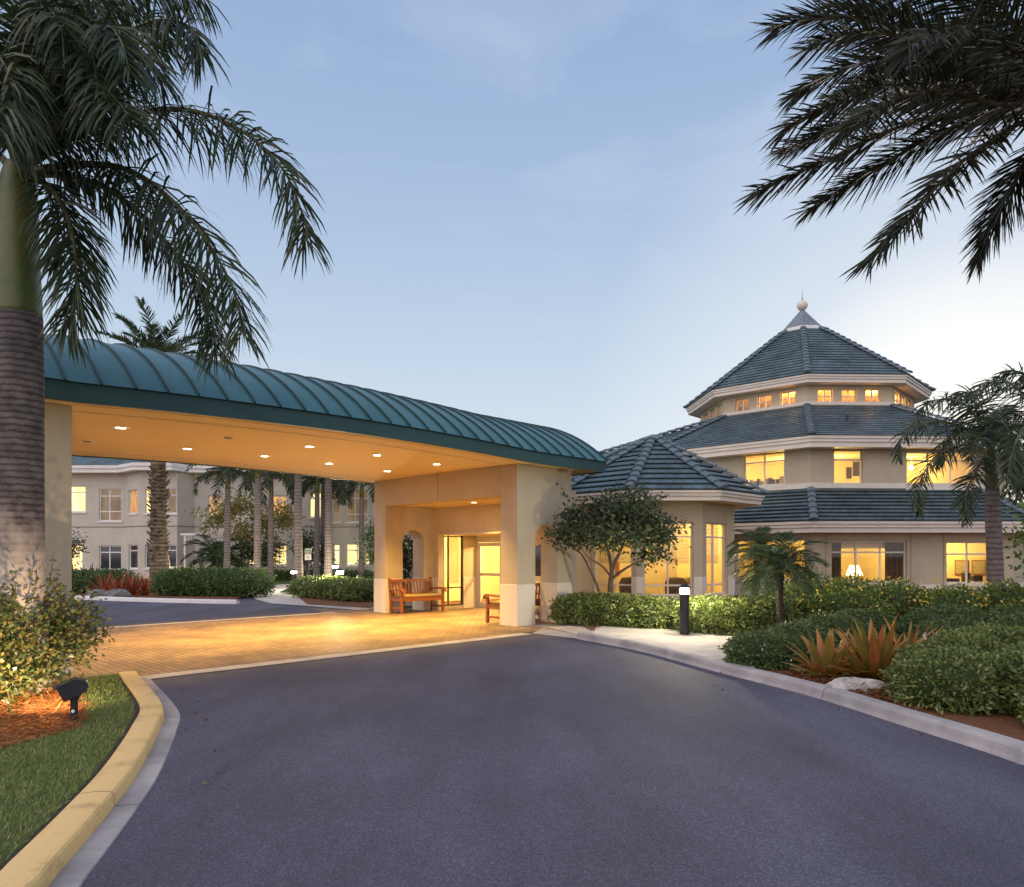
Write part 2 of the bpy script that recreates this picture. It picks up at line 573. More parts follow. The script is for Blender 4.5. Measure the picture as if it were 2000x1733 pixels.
WM = Matrix(((R2, -R2, 0, OX), (R2, R2, 0, OY), (0, 0, 1, 0), (0, 0, 0, 1)))   # local x = v, local y = u


def sheet(name, pts, z, m, kind='structure'):
    b = MB()
    b.face([(p[0], p[1], z if len(p) < 3 or z is not None else p[2]) for p in pts])
    return tag(b.build(name, m), kind=kind)


g = MB()
for (x0, y0, x1, y1) in ((-700, -300, 700, 900),):
    g.face([(x0, y0, -0.03), (x1, y0, -0.03), (x1, y1, -0.03), (x0, y1, -0.03)])
tag(g.build('ground', mat('far_turf', (0.035, 0.05, 0.018), (0.06, 0.075, 0.025), 0.95, 2.0, 0.5, 20)), kind='structure')


def resample(pts, n):
    pts = [Vector(p) for p in pts]
    # Catmull-Rom densify
    q = []
    for i in range(len(pts) - 1):
        p0 = pts[max(i - 1, 0)]; p1 = pts[i]; p2 = pts[i + 1]; p3 = pts[min(i + 2, len(pts) - 1)]
        for k in range(12):
            t = k / 12
            q.append(0.5 * ((2 * p1) + (p2 - p0) * t + (2 * p0 - 5 * p1 + 4 * p2 - p3) * t * t + (3 * p1 - p0 - 3 * p2 + p3) * t ** 3))
    q.append(pts[-1])
    d = [0]
    for i in range(1, len(q)):
        d.append(d[-1] + (q[i] - q[i - 1]).length)
    r = []
    j = 0
    for k in range(n):
        s = d[-1] * k / (n - 1)
        while j < len(d) - 2 and d[j + 1] < s:
            j += 1
        t = (s - d[j]) / max(1e-9, d[j + 1] - d[j])
        r.append(q[j].lerp(q[j + 1], min(1, max(0, t))))
    return r


def offset(line, dist):
    r = []
    for i, p in enumerate(line):
        t = (line[min(i + 1, len(line) - 1)] - line[max(i - 1, 0)]).normalized()
        r.append(p + Vector((t.y, -t.x, 0)) * dist)     # right-hand side of travel
    return r


def profile_strip(name, line, prof, m, joints=0, kind='structure', mi=None):
    """sweep a cross section [(offset to the right, z)] along a ground line"""
    b = MB()
    offs = [offset(line, o) for o, _ in prof]
    n = len(line)
    for i in range(n - 1):
        gap = 1 if joints and i % joints == joints - 1 else 0
        for k in range(len(prof) - 1):
            a0 = offs[k][i].copy(); a1 = offs[k + 1][i].copy()
            e0 = offs[k][i + 1].copy(); e1 = offs[k + 1][i + 1].copy()
            if gap:
                e0 = a0.lerp(e0, 1 - 0.008 / max(0.01, (e0 - a0).length)); e1 = a1.lerp(e1, 1 - 0.008 / max(0.01, (e1 - a1).length))
            a0.z = e0.z = prof[k][1]; a1.z = e1.z = prof[k + 1][1]
            b.face([a0, e0, e1, a1])
        if gap:   # dark joint slit walls
            b.face([(offs[k][i + 1].x, offs[k][i + 1].y, prof[k][1] - 0.03) for k in range(len(prof))])
    return tag(b.build(name, m), kind=kind)


# asphalt: one sheet front and rear
sheet('road', [(-60, -40), (60, -40), (60, 14.5), (12, 15.2), (3.0, 15.0), (0.5, 14.9), (-1.5, 27), (-6, 27.5), (-17, 27.2), (-60, 30)], 0.0, M['asphalt'])
# paver apron under the canopy and into the porch
sheet('paving', [W(-1.0, -14), W(-1.0, -1.0), W(-0.85, 0.2), W(-0.2, 3.2), W(8.5, 3.3), W(8.2, -0.6), W(6.15, -1.2), W(6.15, -14)], 0.004, M['paver'])
bd = MB()
for (u0, u1, v0, v1) in ((-1.32, -1.0, -14, -0.9), (6.15, 6.42, -14, -0.9)):
    bd.face([W(u0, v0, 0.009), W(u0, v1, 0.009), W(u1, v1, 0.009), W(u1, v0, 0.009)])
tag(bd.build('paving_border', M['conc']), kind='structure')

# --- left island: yellow kerb with concrete gutter
kout = [(277.6, 1321), (318, 1370), (310, 1410), (268.5, 1487), (204.6, 1567.6), (109.6, 1673.5), (51, 1733)]
KZ = 0.11
lineL = [G(x, y, KZ) for x, y in kout]
for p in lineL: p.z = 0
d_ = (lineL[-1] - lineL[-2]).normalized()
lineL += [lineL[-1] + d_ * 1.5 + Vector((-0.2, 0, 0)), lineL[-1] + d_ * 4 + Vector((-1.2, 0, 0)), lineL[-1] + d_ * 9 + Vector((-5, 0, 0))]
lineL = [lineL[0] + Vector((-0.28, 0.42, 0))] + lineL
lineL = resample(lineL, 160)
# travel runs toward the camera, so the island is on the right
ktop = [(0.0, 0.0), (0.003, 0.06), (0.010, 0.09), (0.022, 0.105), (0.045, KZ), (0.12, KZ + 0.004), (0.205, KZ), (0.215, 0.10), (0.215, 0.0)]
profile_strip('kerb', lineL, ktop, M['yellow'], joints=26)
profile_strip('gutter', lineL, [(-0.145, 0.0), (-0.14, 0.008), (0.0, 0.012)], M['kerbc'], joints=26)
profile_strip('soil', lineL, [(0.216, 0.079), (0.262, 0.081)], mat('dark_edge_soil', (0.03, 0.022, 0.018), (0.06, 0.045, 0.035), .95, 20, .8, 60))
# lawn and straw bed
inner = offset(lineL, 0.215)
lawn_poly = [p.copy() for p in inner] + [Vector((-30, -9, 0)), Vector((-30, 4.5, 0)), W(-1.02, -13.9), W(-1.02, -9.2), W(-1.02, -8.05)]
sheet('lawn', lawn_poly, 0.075, M['soil'])


def inside(poly, x, y):
    c = False
    n = len(poly)
    j = n - 1
    for i in range(n):
        xi, yi = poly[i][0], poly[i][1]; xj, yj = poly[j][0], poly[j][1]
        if (yi > y) != (yj > y) and x < (xj - xi) * (y - yi) / (yj - yi) + xi:
            c = not c
        j = i
    return c


bed = [G(x, y, 0.09) for x, y in ((-260, 1480), (-80, 1475), (0, 1462), (80, 1440), (140, 1425), (168, 1405), (165, 1380), (140, 1352), (110, 1338), (60, 1328), (-60, 1326), (-200, 1330), (-330, 1390))]
sheet('straw_bed', bed, 0.083, M['mulch'])


def cards(name, m, base, dirs, length, width, droop=0.0, parent=None, bend=None):
    """many thin leaf-sized faces: base (N,3), dirs (N,3)"""
    n = len(base)
    d = dirs / np.linalg.norm(dirs, axis=1)[:, None]
    rnd = rng.normal(size=(n, 3))
    s = np.cross(d, rnd); s /= np.linalg.norm(s, axis=1)[:, None]
    nn = np.cross(s, d)
    Lh = np.asarray(length).reshape(-1, 1) * np.ones((n, 1))
    Wh = np.asarray(width).reshape(-1, 1) * np.ones((n, 1)) * 0.5
    fold = Wh * 0.45
    v0 = base
    mid = base + d * Lh * 0.5 + np.array([0, 0, -1.0]) * Lh * droop * 0.25
    v1 = mid + s * Wh + nn * fold
    v3 = mid - s * Wh + nn * fold
    v2 = base + d * Lh + np.array([0, 0, -1.0]) * Lh * droop
    verts = np.stack([v0, v1, v2, v3], axis=1).reshape(-1, 3)
    o_ = WO[parent.name] if parent is not None else Vector((0, 0, 0))
    verts = verts - np.array(o_)
    me = bpy.data.meshes.new(name)
    me.vertices.add(n * 4); me.vertices.foreach_set('co', verts.astype(np.float32).ravel())
    me.loops.add(n * 4); me.loops.foreach_set('vertex_index', np.arange(n * 4, dtype=np.int32))
    me.polygons.add(n)
    me.polygons.foreach_set('loop_start', np.arange(n, dtype=np.int32) * 4)
    me.update(calc_edges=True)
    me.validate()
    me.materials.append(m)
    ob = bpy.data.objects.new(name, me)
    COL.objects.link(ob)
    if parent is not None: ob.parent = parent
    WO[ob.name] = o_
    return ob


def scatter_poly(poly, n, y_bias=0.0, ex=None):
    xs = [p[0] for p in poly]; ys = [p[1] for p in poly]
    r = []
    while len(r) < n:
        x = random.uniform(max(min(xs), -9), min(max(xs), 20)); y = random.uniform(max(min(ys), 2.2), max(ys))
        if y > 2.2 and random.random() > min(1, (5.0 / max(y, 4)) ** y_bias): continue
        if inside(poly, x, y) and not (ex and inside(ex, x, y)):
            r.append((x, y))
    return r


vis_lawn = [p.copy() for p in offset(lineL, 0.262) if p.y > 2.5] + [Vector((-7.5, 2.5, 0)), Vector((-9, 9, 0)), W(-1.05, -9.6), W(-1.05, -8.08)]
pts = scatter_poly(vis_lawn, 62000, 1.2, bed)
a = np.array([(x, y, 0.07) for x, y in pts])
dd = rng.normal(size=(len(a), 3)) * 0.42; dd[:, 2] = 1
gr_ = cards('grass', M['grass'], a, dd, rng.uniform(0.035, 0.085, len(a)), 0.007, 0.25)
tag(gr_, kind='stuff', label='short mown lawn grass inside the yellow kerb', cat='grass')
pts = scatter_poly(bed, 15000, 0.5)
a = np.array([(x, y, 0.082 + random.random() * 0.035) for x, y in pts])
dd = rng.normal(size=(len(a), 3)); dd[:, 2] *= 0.22
tag(cards('pine_straw', M['straw'], a, dd, rng.uniform(0.06, 0.16, len(a)), 0.008), kind='stuff', label='loose orange pine straw round the palm and the floodlight', cat='mulch')

# --- right kerb
kb = [(1127, 1248), (1250, 1272), (1400, 1312), (1580, 1358.5), (1775, 1420), (1941, 1472.5), (2000, 1493.5)]
lineR = [G(x, y, 0) for x, y in kb]
lineR += [Vector((4.5, 4.6, 0)), Vector((5.0, 3.2, 0)), Vector((5.3, 1.0, 0)), Vector((5.4, -6, 0)), Vector((5.4, -20, 0))]
lineR = resample(lineR, 180)
# bed on the left side of travel -> negative offsets
kR = [(0.02, 0.0), (0.0, 0.04), (-0.012, 0.10), (-0.03, 0.125), (-0.06, 0.13), (-0.16, 0.13), (-0.175, 0.12), (-0.175, 0.0)]
tag(profile_strip('kerb', lineR, kR, M['kerbc'], joints=16), kind='structure')
rin = offset(lineR, -0.17)
# sloped start of the kerb
st = MB()
s0 = lineR[0]; s1 = rin[0]
e0 = G(1040, 1238, 0); e1 = G(1060, 1226, 0)
st.face([e0 + Vector((0, 0, .006)), s0 + Vector((0, 0, .006)), s1 + Vector((0, 0, .05)), e1 + Vector((0, 0, .006))])
st.face([s0, lineR[1], Vector((rin[1].x, rin[1].y, .12)), Vector((s1.x, s1.y, .05))])
tag(st.build('kerb_ramp', M['kerbc']), kind='structure')
# concrete walk between portal and the hedges
near = resample([Vector((e1.x - 0.5, e1.y + 0.1, 0.012)), Vector((e1.x, e1.y, .014)), Vector((s1.x, s1.y, .055))] + [Vector((p.x, p.y, .118)) for p in offset(lineR, -.09)[1:26:2]], 40)
far = resample([W(-0.2, 1.2, 0.012), W(-0.05, 1.9, 0.014), G(1090, 1207, .05), G(1200, 1214, .1), G(1330, 1226, .1), G(1420, 1236, .1), G(1500, 1252, .1)], 40)
wk = MB()
for i in range(39):
    wk.face([near[i], near[i + 1], far[i + 1], far[i]])
tag(wk.build('footpath', M['conc']), kind='structure')
# planting bed behind it
bedR = [Vector((p.x, p.y, 0)) for p in rin[4:]] + [Vector((80, -20, 0)), Vector((80, 60, 0)), Vector((-1.0, 60, 0)), W(3.0, 5.0), W(-0.3, 2.4), G(1100, 1209)]
sheet('planting_bed', bedR, 0.085, M['mulch'])
nb = [G(x, y, .1) for x, y in ((1500, 1330), (1700, 1372), (1790, 1395), (1790, 1330), (1600, 1290))]
pts = [q for q in scatter_poly(nb, 5200, 0) if inside(bedR, q[0], q[1]) and inside(bedR, q[0] - .06, q[1] - .06)]
a = np.array([(x, y, 0.088 + random.random() * 0.03) for x, y in pts])
dd = rng.normal(size=(len(a), 3)); dd[:, 2] *= 0.3
M['chips'] = leafmat('mulch_chips', [(0.12, 0.04, 0.015), (0.22, 0.085, 0.03), (0.08, 0.03, 0.012)], 0.05, 0.8)
tag(cards('bark_chips', M['chips'], a, dd, rng.uniform(0.04, 0.1, len(a)), 0.018), kind='stuff', label='reddish bark chips round the orange bromeliads', cat='mulch')

# fallen leaves gathered near the kerbs
lv = []
for i in range(70):
    k = random.randint(2, 90)
    q = offset(lineR, random.uniform(.03, .35 + .8 * random.random() ** 3))[k] if i % 3 else offset(lineL, -random.uniform(.16, .7))[random.randint(5, 60)]
    lv.append((q.x + random.gauss(0, .03), q.y + random.gauss(0, .1), .012))
lv = np.array(lv); dd = rng.normal(size=lv.shape); dd[:, 2] *= .12
M['litter'] = leafmat('dry_leaf', [(0.10, 0.06, 0.03), (0.20, 0.13, 0.06), (0.06, 0.05, 0.03)], .1, .7)
tag(cards('leaf_litter', M['litter'], lv, dd, rng.uniform(.025, .06, len(lv)), .022), kind='stuff', label='a few dry leaves lying on the asphalt along the kerbs', cat='leaves')
# --- rear kerb, path and beds
kr = [(-200, 1166), (100, 1170), (250, 1175), (400, 1179), (530, 1181), (600, 1186), (660, 1191)]
lineB = resample([G(x, y) for x, y in kr], 60)
tag(profile_strip('kerb', lineB[:46], [(0.0, 0.0), (-0.0, 0.11), (-0.03, 0.13), (-0.2, 0.13), (-0.2, 0.0)], M['white'], joints=9), kind='structure')
pathp = [G(x, y) for x, y in ((530, 1180), (600, 1185), (700, 1193), (760, 1190), (700, 1178), (600, 1168), (556, 1162), (545, 1158), (560, 1151), (600, 1145), (640, 1139), (600, 1138), (540, 1143), (500, 1150), (486, 1157), (492, 1166), (500, 1172))]
sheet('footpath', pathp, 0.02, M['conc'])
backb = [Vector((p.x, p.y, 0)) for p in offset(lineB, -0.19)[:44]] + [G(488, 1166), G(480, 1152), Vector((-20, 46.9, 0)), Vector((-70, 46.9, 0)), Vector((-70, 30, 0))]
sheet('planting_bed', backb, 0.06, M['mulch'])
sheet('lawn', [G(500, 1148), G(560, 1139), G(760, 1136), Vector((-5, 46, 0)), Vector((-20, 46, 0)), G(482, 1150)], 0.01, mat('far_lawn', (0.06, 0.11, 0.02), (0.10, 0.15, 0.035), 0.95, 3, 0.6, 30))
sheet('planting_bed', [G(600, 1182), G(735, 1190), W(7.2, 0.8), W(7.2, 5), G(700, 1150), G(590, 1156), G(580, 1166)], 0.03, M['mulch'])

# ------------------------------------------------------------------ entrance canopy and portal
canopy = thing('entrance_canopy', 'long drive-through entrance canopy with curved teal standing seam roof on stucco pillars', 'canopy', tuple(W(0, 0)))
V0, V1 = -10.3, 2.73
U0, U1 = -0.43, 6.12


def camber(v):
    t = (v + 8.8) / 8.8
    return 0.42 * max(0.0, t * (1 - t)) if 0 < t < 1 else 0.0


NV = 44
vs = [V0 + (V1 - V0) * i / NV for i in range(NV + 1)]
ZS = 3.70
sf = MB()
for i in range(NV):
    a, b_ = vs[i], vs[i + 1]
    sf.face([W(U0 + .06, a, ZS + camber(a)), W(U0 + .06, b_, ZS + camber(b_)), W(U1 - .06, b_, ZS + camber(b_)), W(U1 - .06, a, ZS + camber(a))])
sf.build('soffit', M['soffit'], canopy)
for uu in (-0.16, 0.42, 5.3, 5.75):
    gv = MB()
    for i in range(NV):
        a, b_ = vs[i], vs[i + 1]
        if a < -9 or b_ > 0: continue
        gv.face([W(uu, a, ZS + camber(a) - .004), W(uu, b_, ZS + camber(b_) - .004), W(uu + .022, b_, ZS + camber(b_) - .004), W(uu + .022, a, ZS + camber(a) - .004)])
    gv.build('soffit_groove', M['groove'], canopy)
# fascia: front, rear and both ends
fa = MB()
for (ua, ub) in ((U0, U0 + .06), (U1 - .06, U1)):
    for i in range(NV):
        a, b_ = vs[i], vs[i + 1]
        za, zb = ZS + camber(a), ZS + camber(b_)
        fa.hexa([W(ua, a, za - .02), W(ub, a, za - .02), W(ub, b_, zb - .02), W(ua, b_, zb - .02), W(ua, a, za + .24), W(ub, a, za + .24), W(ub, b_, zb + .24), W(ua, b_, zb + .24)])
for va, vb in ((V0 - .0, V0 + .06), (V1 - .06, V1)):
    fa.hexa([W(U0 + .06, va, ZS - .02), W(U0 + .06, vb, ZS - .02), W(U1 - .06, vb, ZS - .02), W(U1 - .06, va, ZS - .02), W(U0 + .06, va, ZS + .24), W(U0 + .06, vb, ZS + .24), W(U1 - .06, vb, ZS + .24), W(U1 - .06, va, ZS + .24)])
fa.build('fascia', M['fascia_teal'], canopy)
# overhang underside beyond the wall, dark painted
# vault
RISE = 1.27
HWD = (U1 - U0) / 2 + .05
RAD = (HWD ** 2 + RISE ** 2) / (2 * RISE)
UC = (U0 + U1) / 2
ANG = math.asin(HWD / RAD)
NA = 36


def arc(k, dr=0.0):
    th = -ANG + 2 * ANG * k / NA
    return UC + (RAD + dr) * sin(th), ZS + .24 + RISE - RAD + (RAD + dr) * cos(th)


vt = MB()
idx = {}
for i, v in enumerate(vs):
    vv = v + (0.04 if i == NV else (-0.04 if i == 0 else 0))
    for k in range(NA + 1):
        u, z = arc(k)
        idx[i, k] = vt.addv([W(u, vv, z + camber(v))])
for i in range(NV):
    for k in range(NA):
        vt.fi([idx[i, k], idx[i, k + 1], idx[i + 1, k + 1], idx[i + 1, k]])
for i, vv in ((0, V0), (NV, V1)):
    vt.face([W(arc(k)[0], vv + (.03 if i == 0 else -.03), arc(k)[1] - .004) for k in range(NA + 1)])
vt.build('roof', M['teal'], canopy, smooth=True)
sm = MB()
nse = int((V1 - V0) / 0.43)
for j in range(nse + 1):
    v = V0 + .02 + (V1 - V0 - .04) * j / nse
    for k in range(NA):
        (u0, z0), (u1, z1) = arc(k), arc(k + 1)
        (p0, q0), (p1, q1) = arc(k, .034), arc(k + 1, .034)
        c = camber(v)
        sm.hexa([W(u0, v - .011, z0 + c), W(u0, v + .011, z0 + c), W(u1, v + .011, z1 + c), W(u1, v - .011, z1 + c),
                 W(p0, v - .011, q0 + c), W(p0, v + .011, q0 + c), W(p1, v + .011, q1 + c), W(p1, v - .011, q1 + c)])
sm.build('roof_seam', M['seam'], canopy)


def wbox(mb, u0, u1, v0, v1, z0, z1, mi=0):
    mb.hexa([W(u0, v0, z0), W(u0, v1, z0), W(u1, v1, z0), W(u1, v0, z0), W(u0, v0, z1), W(u0, v1, z1), W(u1, v1, z1), W(u1, v0, z1)], mi)


BH = 0.95
# pillars
for (u0, u1, v0, v1) in ((0, .55, -9.35, -8.79), (5.14, 5.69, -9.35, -8.79), (0, .55, 0, .565), (5.14, 5.69, 0, .565)):
    c = MB(); wbox(c, u0, u1, v0, v1, 0.0, ZS - .001)
    co_ = bevel(c.build('pillar', M['wall'], canopy), .006, 1)
    c = MB(); wbox(c, u0 - .012, u1 + .012, v0 - .012, v1 + .012, 0.0, BH)
    bevel(c.build('pillar_base', M['wall_base'], co_), .006, 1)
# portal beam and porch ceiling
c = MB(); wbox(c, .552, 5.138, 0.001, .5, 3.0, ZS - .001)
c.build('beam', M['wall'], canopy)
c = MB(); wbox(c, 2.84, 2.85, -.003, .001, 3.0, ZS - .002); c.build('beam_joint', M['groove'], canopy)
c = MB(); wbox(c, .55, 5.14, .502, 1.748, 3.0, 3.06)
c.build('porch_ceiling', M['soffit'], canopy)


def arch_wall(mb, ua, ub, va, vb, zt, a0, a1, zs, rise, z0=0.0):
    """wall running along v from va to vb, thickness ua..ub, with an arched opening a0..a1"""
    n = 14
    prof = [(a0, z0), (a0, zs)] + [(a0 + (a1 - a0) * (1 - cos(pi * k / n)) / 2, zs + rise * sin(pi * k / n)) for k in range(1, n)] + [(a1, zs), (a1, z0)]
    for uu in (ua, ub):
        mb.face([W(uu, va, z0), W(uu, a0, z0), W(uu, a0, zs), W(uu, va, zs)])
        mb.face([W(uu, a1, z0), W(uu, vb, z0), W(uu, vb, zs), W(uu, a1, zs)])
        mb.face([W(uu, va, zs), W(uu, a0, zs), W(uu, a0, zt), W(uu, va, zt)])
        mb.face([W(uu, a1, zs), W(uu, vb, zs), W(uu, vb, zt), W(uu, a1, zt)])
        top = prof[1:-1]
        for k in range(len(top) - 1):
            mb.face([W(uu, *top[k]), W(uu, *top[k + 1]), W(uu, top[k + 1][0], zt), W(uu, top[k][0], zt)])
    for k in range(len(prof) - 1):
        mb.face([W(ua, *prof[k]), W(ub, *prof[k]), W(ub, *prof[k + 1]), W(ua, *prof[k + 1])])
    for vv in (va, vb):
        mb.face([W(ua, vv, z0), W(ub, vv, z0), W(ub, vv, zt), W(ua, vv, zt)])


for (ua, ub) in ((.004, .53), (5.16, 5.686)):
    c = MB(); arch_wall(c, ua, ub, .566, 1.9, ZS - .002, .60, 1.36, 1.98, .36)
    sw = c.build('arch_wall', M['wall'], canopy)
    c = MB()
    wbox(c, ua - .010, ub + .010, 1.35, 1.91, 0, BH)
    c.build('wall_base', M['wall_base'], sw)
# back wall with the recess opening
c = MB()
wbox(c, .53, .72, 1.75, 1.95, 0, ZS - .01); wbox(c, .72, 1.35, 1.75, 1.95, 0, 1.08); wbox(c, .72, 1.35, 1.75, 1.95, 1.86, ZS - .01)
wbox(c, 1.35, 1.6, 1.75, 1.95, 0, ZS - .01); wbox(c, 4.98, 5.16, 1.75, 1.95, 0, ZS - .01); wbox(c, 1.6, 4.98, 1.75, 1.95, 2.2, ZS - .01)
bw_ = c.build('back_wall', M['wall_cream'], canopy)
c = MB()
wbox(c, .53, 1.6, 1.735, 1.752, 0, BH)
c.build('wall_base', M['wall_base'], bw_)
c = MB(); wbox(c, 4.98, 5.16, 1.735, 1.752, 0, BH)
c.build('wall_base', M['wall_base'], bw_)
c = MB(); wbox(c, .72, 1.35, 1.84, 1.87, 1.08, 1.86)
c.build('window', M['darkglass'], canopy)
c = MB(); wbox(c, 1.58, 4.98, 1.71, 1.75, 2.2, 2.24); c.build('lintel_trim', M['wall_base'], canopy)
# recess: ceiling, side window, piers, door wall
c = MB(); wbox(c, 1.4, 5.0, 1.951, 3.4, 2.2, 2.26); c.build('recess_ceiling', M['soffit'], canopy)
c = MB(); wbox(c, 4.98, 5.12, 2.72, 3.25, 0, 2.2); wbox(c, 4.98, 5.12, 1.951, 2.72, 0, .10)
rw = c.build('recess_wall', M['wall_cream'], canopy)
c = MB(); wbox(c, 1.46, 1.6, 1.951, 3.25, 0, 2.2)
c.build('recess_wall', M['wall_cream'], canopy)
c = MB(); wbox(c, 4.966, 4.98, 2.72, 3.25, 0, BH); c.build('wall_base', M['wall_base'], rw)
fr = MB()
for v in (1.955, 2.14, 2.68): wbox(fr, 5.0, 5.05, v, v + .035, .10, 2.2)
for z in (.10, .62, 2.15): wbox(fr, 5.002, 5.048, 1.99, 2.68, z, z + .04)
wn = fr.build('window', M['chair'], canopy)
c = MB(); c.face([W(5.025, 1.96, .1), W(5.025, 2.71, .1), W(5.025, 2.71, 2.2), W(5.025, 1.96, 2.2)]); c.build('pane', M['glass'], wn)
c = MB()
for k in range(52):
    z = .75 + k * .027
    c.face([W(5.10, 2.2, z), W(5.10, 2.66, z), W(5.118, 2.66, z + .018), W(5.118, 2.2, z + .018)])
c.build('blind', M['blind'], wn)
# sliding entrance doors
dr = MB()
wbox(dr, 1.6, 4.98, 3.25, 3.33, 2.0, 2.2)
wbox(dr, 4.90, 4.98, 3.25, 3.33, 0, 2.0); wbox(dr, 1.6, 1.7, 3.25, 3.33, 0, 2.0)
frame = dr.build('door_frame', M['white'], canopy)
for k in range(3):
    ub = 4.90 - k * 1.06
    ua = ub - 1.03
    d = MB()
    wbox(d, ua, ua + .09, 3.27, 3.31, .01, 1.99); wbox(d, ub - .09, ub, 3.27, 3.31, .01, 1.99)
    for z0, z1 in ((.01, .17), (.98, 1.07), (1.88, 1.99)): wbox(d, ua + .09, ub - .09, 3.272, 3.308, z0, z1)
    do = d.build('door', M['white'], canopy)
    q = MB(); q.face([W(ua + .08, 3.29, .1), W(ub - .08, 3.29, .1), W(ub - .08, 3.29, 1.95), W(ua + .08, 3.29, 1.95)]); q.build('pane', M['glass'], do)
# lobby behind the doors
c = MB()
wbox(c, 2.6, 7.5, 6.6, 6.7, 0, 2.6); wbox(c, 2.6, 2.7, 3.35, 6.6, 0, 2.6); wbox(c, 7.4, 7.5, 1.95, 6.6, 0, 2.6); wbox(c, 1.5, 2.6, 3.6, 3.7, 0, 2.6)
wbox(c, 2.7, 7.4, 3.41, 6.6, 2.4, 2.5); wbox(c, 5.15, 7.4, 1.96, 3.41, 2.4, 2.5)
c.build('lobby_wall', M['room'], canopy)
c = MB(); wbox(c, 2.7, 7.4, 3.34, 6.6, .0, .02); wbox(c, 5.13, 7.4, 1.96, 3.34, .0, .02); c.build('lobby_floor', M['mulch'], canopy)
c = MB(); wbox(c, 1.4, 5.6, 1.96, 3.75, 2.6, 3.4); wbox(c, 2.5, 5.6, 3.75, 7.0, 2.6, 3.4); wbox(c, 5.69, 7.6, 2.05, 2.1, 0, 3.0); wbox(c, 5.69, 7.6, 2.1, 7.0, 2.61, 3.0)
wbox(c, 2.5, 2.59, 3.76, 7.0, 0, 2.6); wbox(c, 1.4, 1.455, 1.96, 3.75, 0, 2.6)
c.build('lobby_block', M['wall'], canopy)


def point(name, loc, e, c=(1, .72, .36), r=.06, parent=None):
    l = bpy.data.lights.new(name, 'POINT'); l.energy = e; l.color = c; l.shadow_soft_size = r
    o = bpy.data.objects.new(name, l); COL.objects.link(o)
    if parent is not None:
        o.parent = parent; o.location = Vector(loc) - WO[parent.name]
    else:
        o.location = loc
    return o


point('lobby_light', W(3.6, 4.4, 2.1), 200, (1, .72, .30), .15, canopy)
point('lobby_light', W(5.6, 5.2, 2.1), 160, (1, .70, .24), .15, canopy)
point('lobby_light', W(6.3, 2.8, 2.1), 60, (1, .74, .32), .12, canopy)

# recessed downlights: things of their own, light lamp inside each
DLP = 640
DLC = (1.0, 0.60, 0.13)


def downlight(u, v, z, lit, label, e=DLP):
    t = thing('downlight', label, 'ceiling light', tuple(W(u, v, z)), 'round downlights recessed in the canopy soffit')
    b = MB(); c = W(u, v, z)
    b.lathe([(.085, -.012), (.125, -.012), (.13, -.004), (.13, .0)], 28, c, 0, False)
    b.build('trim_ring', M['white'], t)
    b = MB(); b.lathe([(.0005, -.006), (.082, -.006), (.082, -.003), (.0005, -.003)], 24, c)
    b.build('lens', M['lamp_on'] if lit else M['darkglass'], t)
    if lit:
        l = bpy.data.lights.new('downlight_lamp', 'SPOT'); l.energy = e; l.color = DLC
        l.spot_size = radians(100); l.spot_blend = 0.75; l.shadow_soft_size = 0.07
        o = bpy.data.objects.new('downlight_lamp', l); COL.objects.link(o); o.parent = t; o.location = (0, 0, -.03)
    return t


nm = ['nearest the portal wall', 'second from the portal wall', 'third from the portal wall', 'fourth from the portal wall', 'farthest from the portal wall']
for k, v in enumerate((-1.0, -2.65, -4.25, -5.9, -7.7)):
    lit1 = k != 3
    downlight(1.65, v, ZS + camber(v), lit1, 'lit round downlight in the front row of the soffit, ' + nm[k] if lit1 else 'unlit dark downlight in the front row of the canopy soffit')
    lit2 = k != 4
    downlight(3.62, v, ZS + camber(v), lit2, 'lit round downlight in the rear row of the soffit, ' + (nm[k] if k < 3 else 'nearest the left pillar') if lit2 else 'unlit dark downlight in the rear row beside the left pillar')
downlight(2.55, 0.98, 3.0, True, 'single lit downlight in the low porch ceiling above the benches', 620)

# ------------------------------------------------------------------ octagonal building parts
def octv(C, R, a0):
    """8 corner points; a measured from -Y toward +X, corner j and face j (j -> j+1) run left to right"""
    return [Vector((C[0] + R * sin(a0 + j * pi / 4), C[1] - R * cos(a0 + j * pi / 4), 0)) for j in range(8)]


def wall_face(mb, a, b, z0, z1, holes, depth=.16, mi=0):
    """vertical wall panel a->b (outside on the right-hand side) with rectangular holes [(x0,x1,z0,z1)] and reveals"""
    L_ = (b - a).length
    d = (b - a) / L_
    n_in = Vector((-d.y, d.x, 0))
    xs = sorted({0.0, L_} | {h[0] for h in holes} | {h[1] for h in holes})
    zs = sorted({z0, z1} | {h[2] for h in holes} | {h[3] for h in holes})
    q = lambda x, z, o=0: a + d * x + n_in * o + Vector((0, 0, z))
    for i in range(len(xs) - 1):
        for k in range(len(zs) - 1):
            xm = (xs[i] + xs[i + 1]) / 2; zm = (zs[k] + zs[k + 1]) / 2
            if any(h[0] < xm < h[1] and h[2] < zm < h[3] for h in holes): continue
            mb.face([q(xs[i], zs[k]), q(xs[i + 1], zs[k]), q(xs[i + 1], zs[k + 1]), q(xs[i], zs[k + 1])], None, mi)
    for h in holes:
        x0, x1, y0, y1 = h
        c0 = [(x0, y0), (x1, y0), (x1, y1), (x0, y1)]
        for i in range(4):
            p, r = c0[i], c0[(i + 1) % 4]
            mb.face([q(*p), q(*r), q(r[0], r[1], depth), q(p[0], p[1], depth)], None, mi)


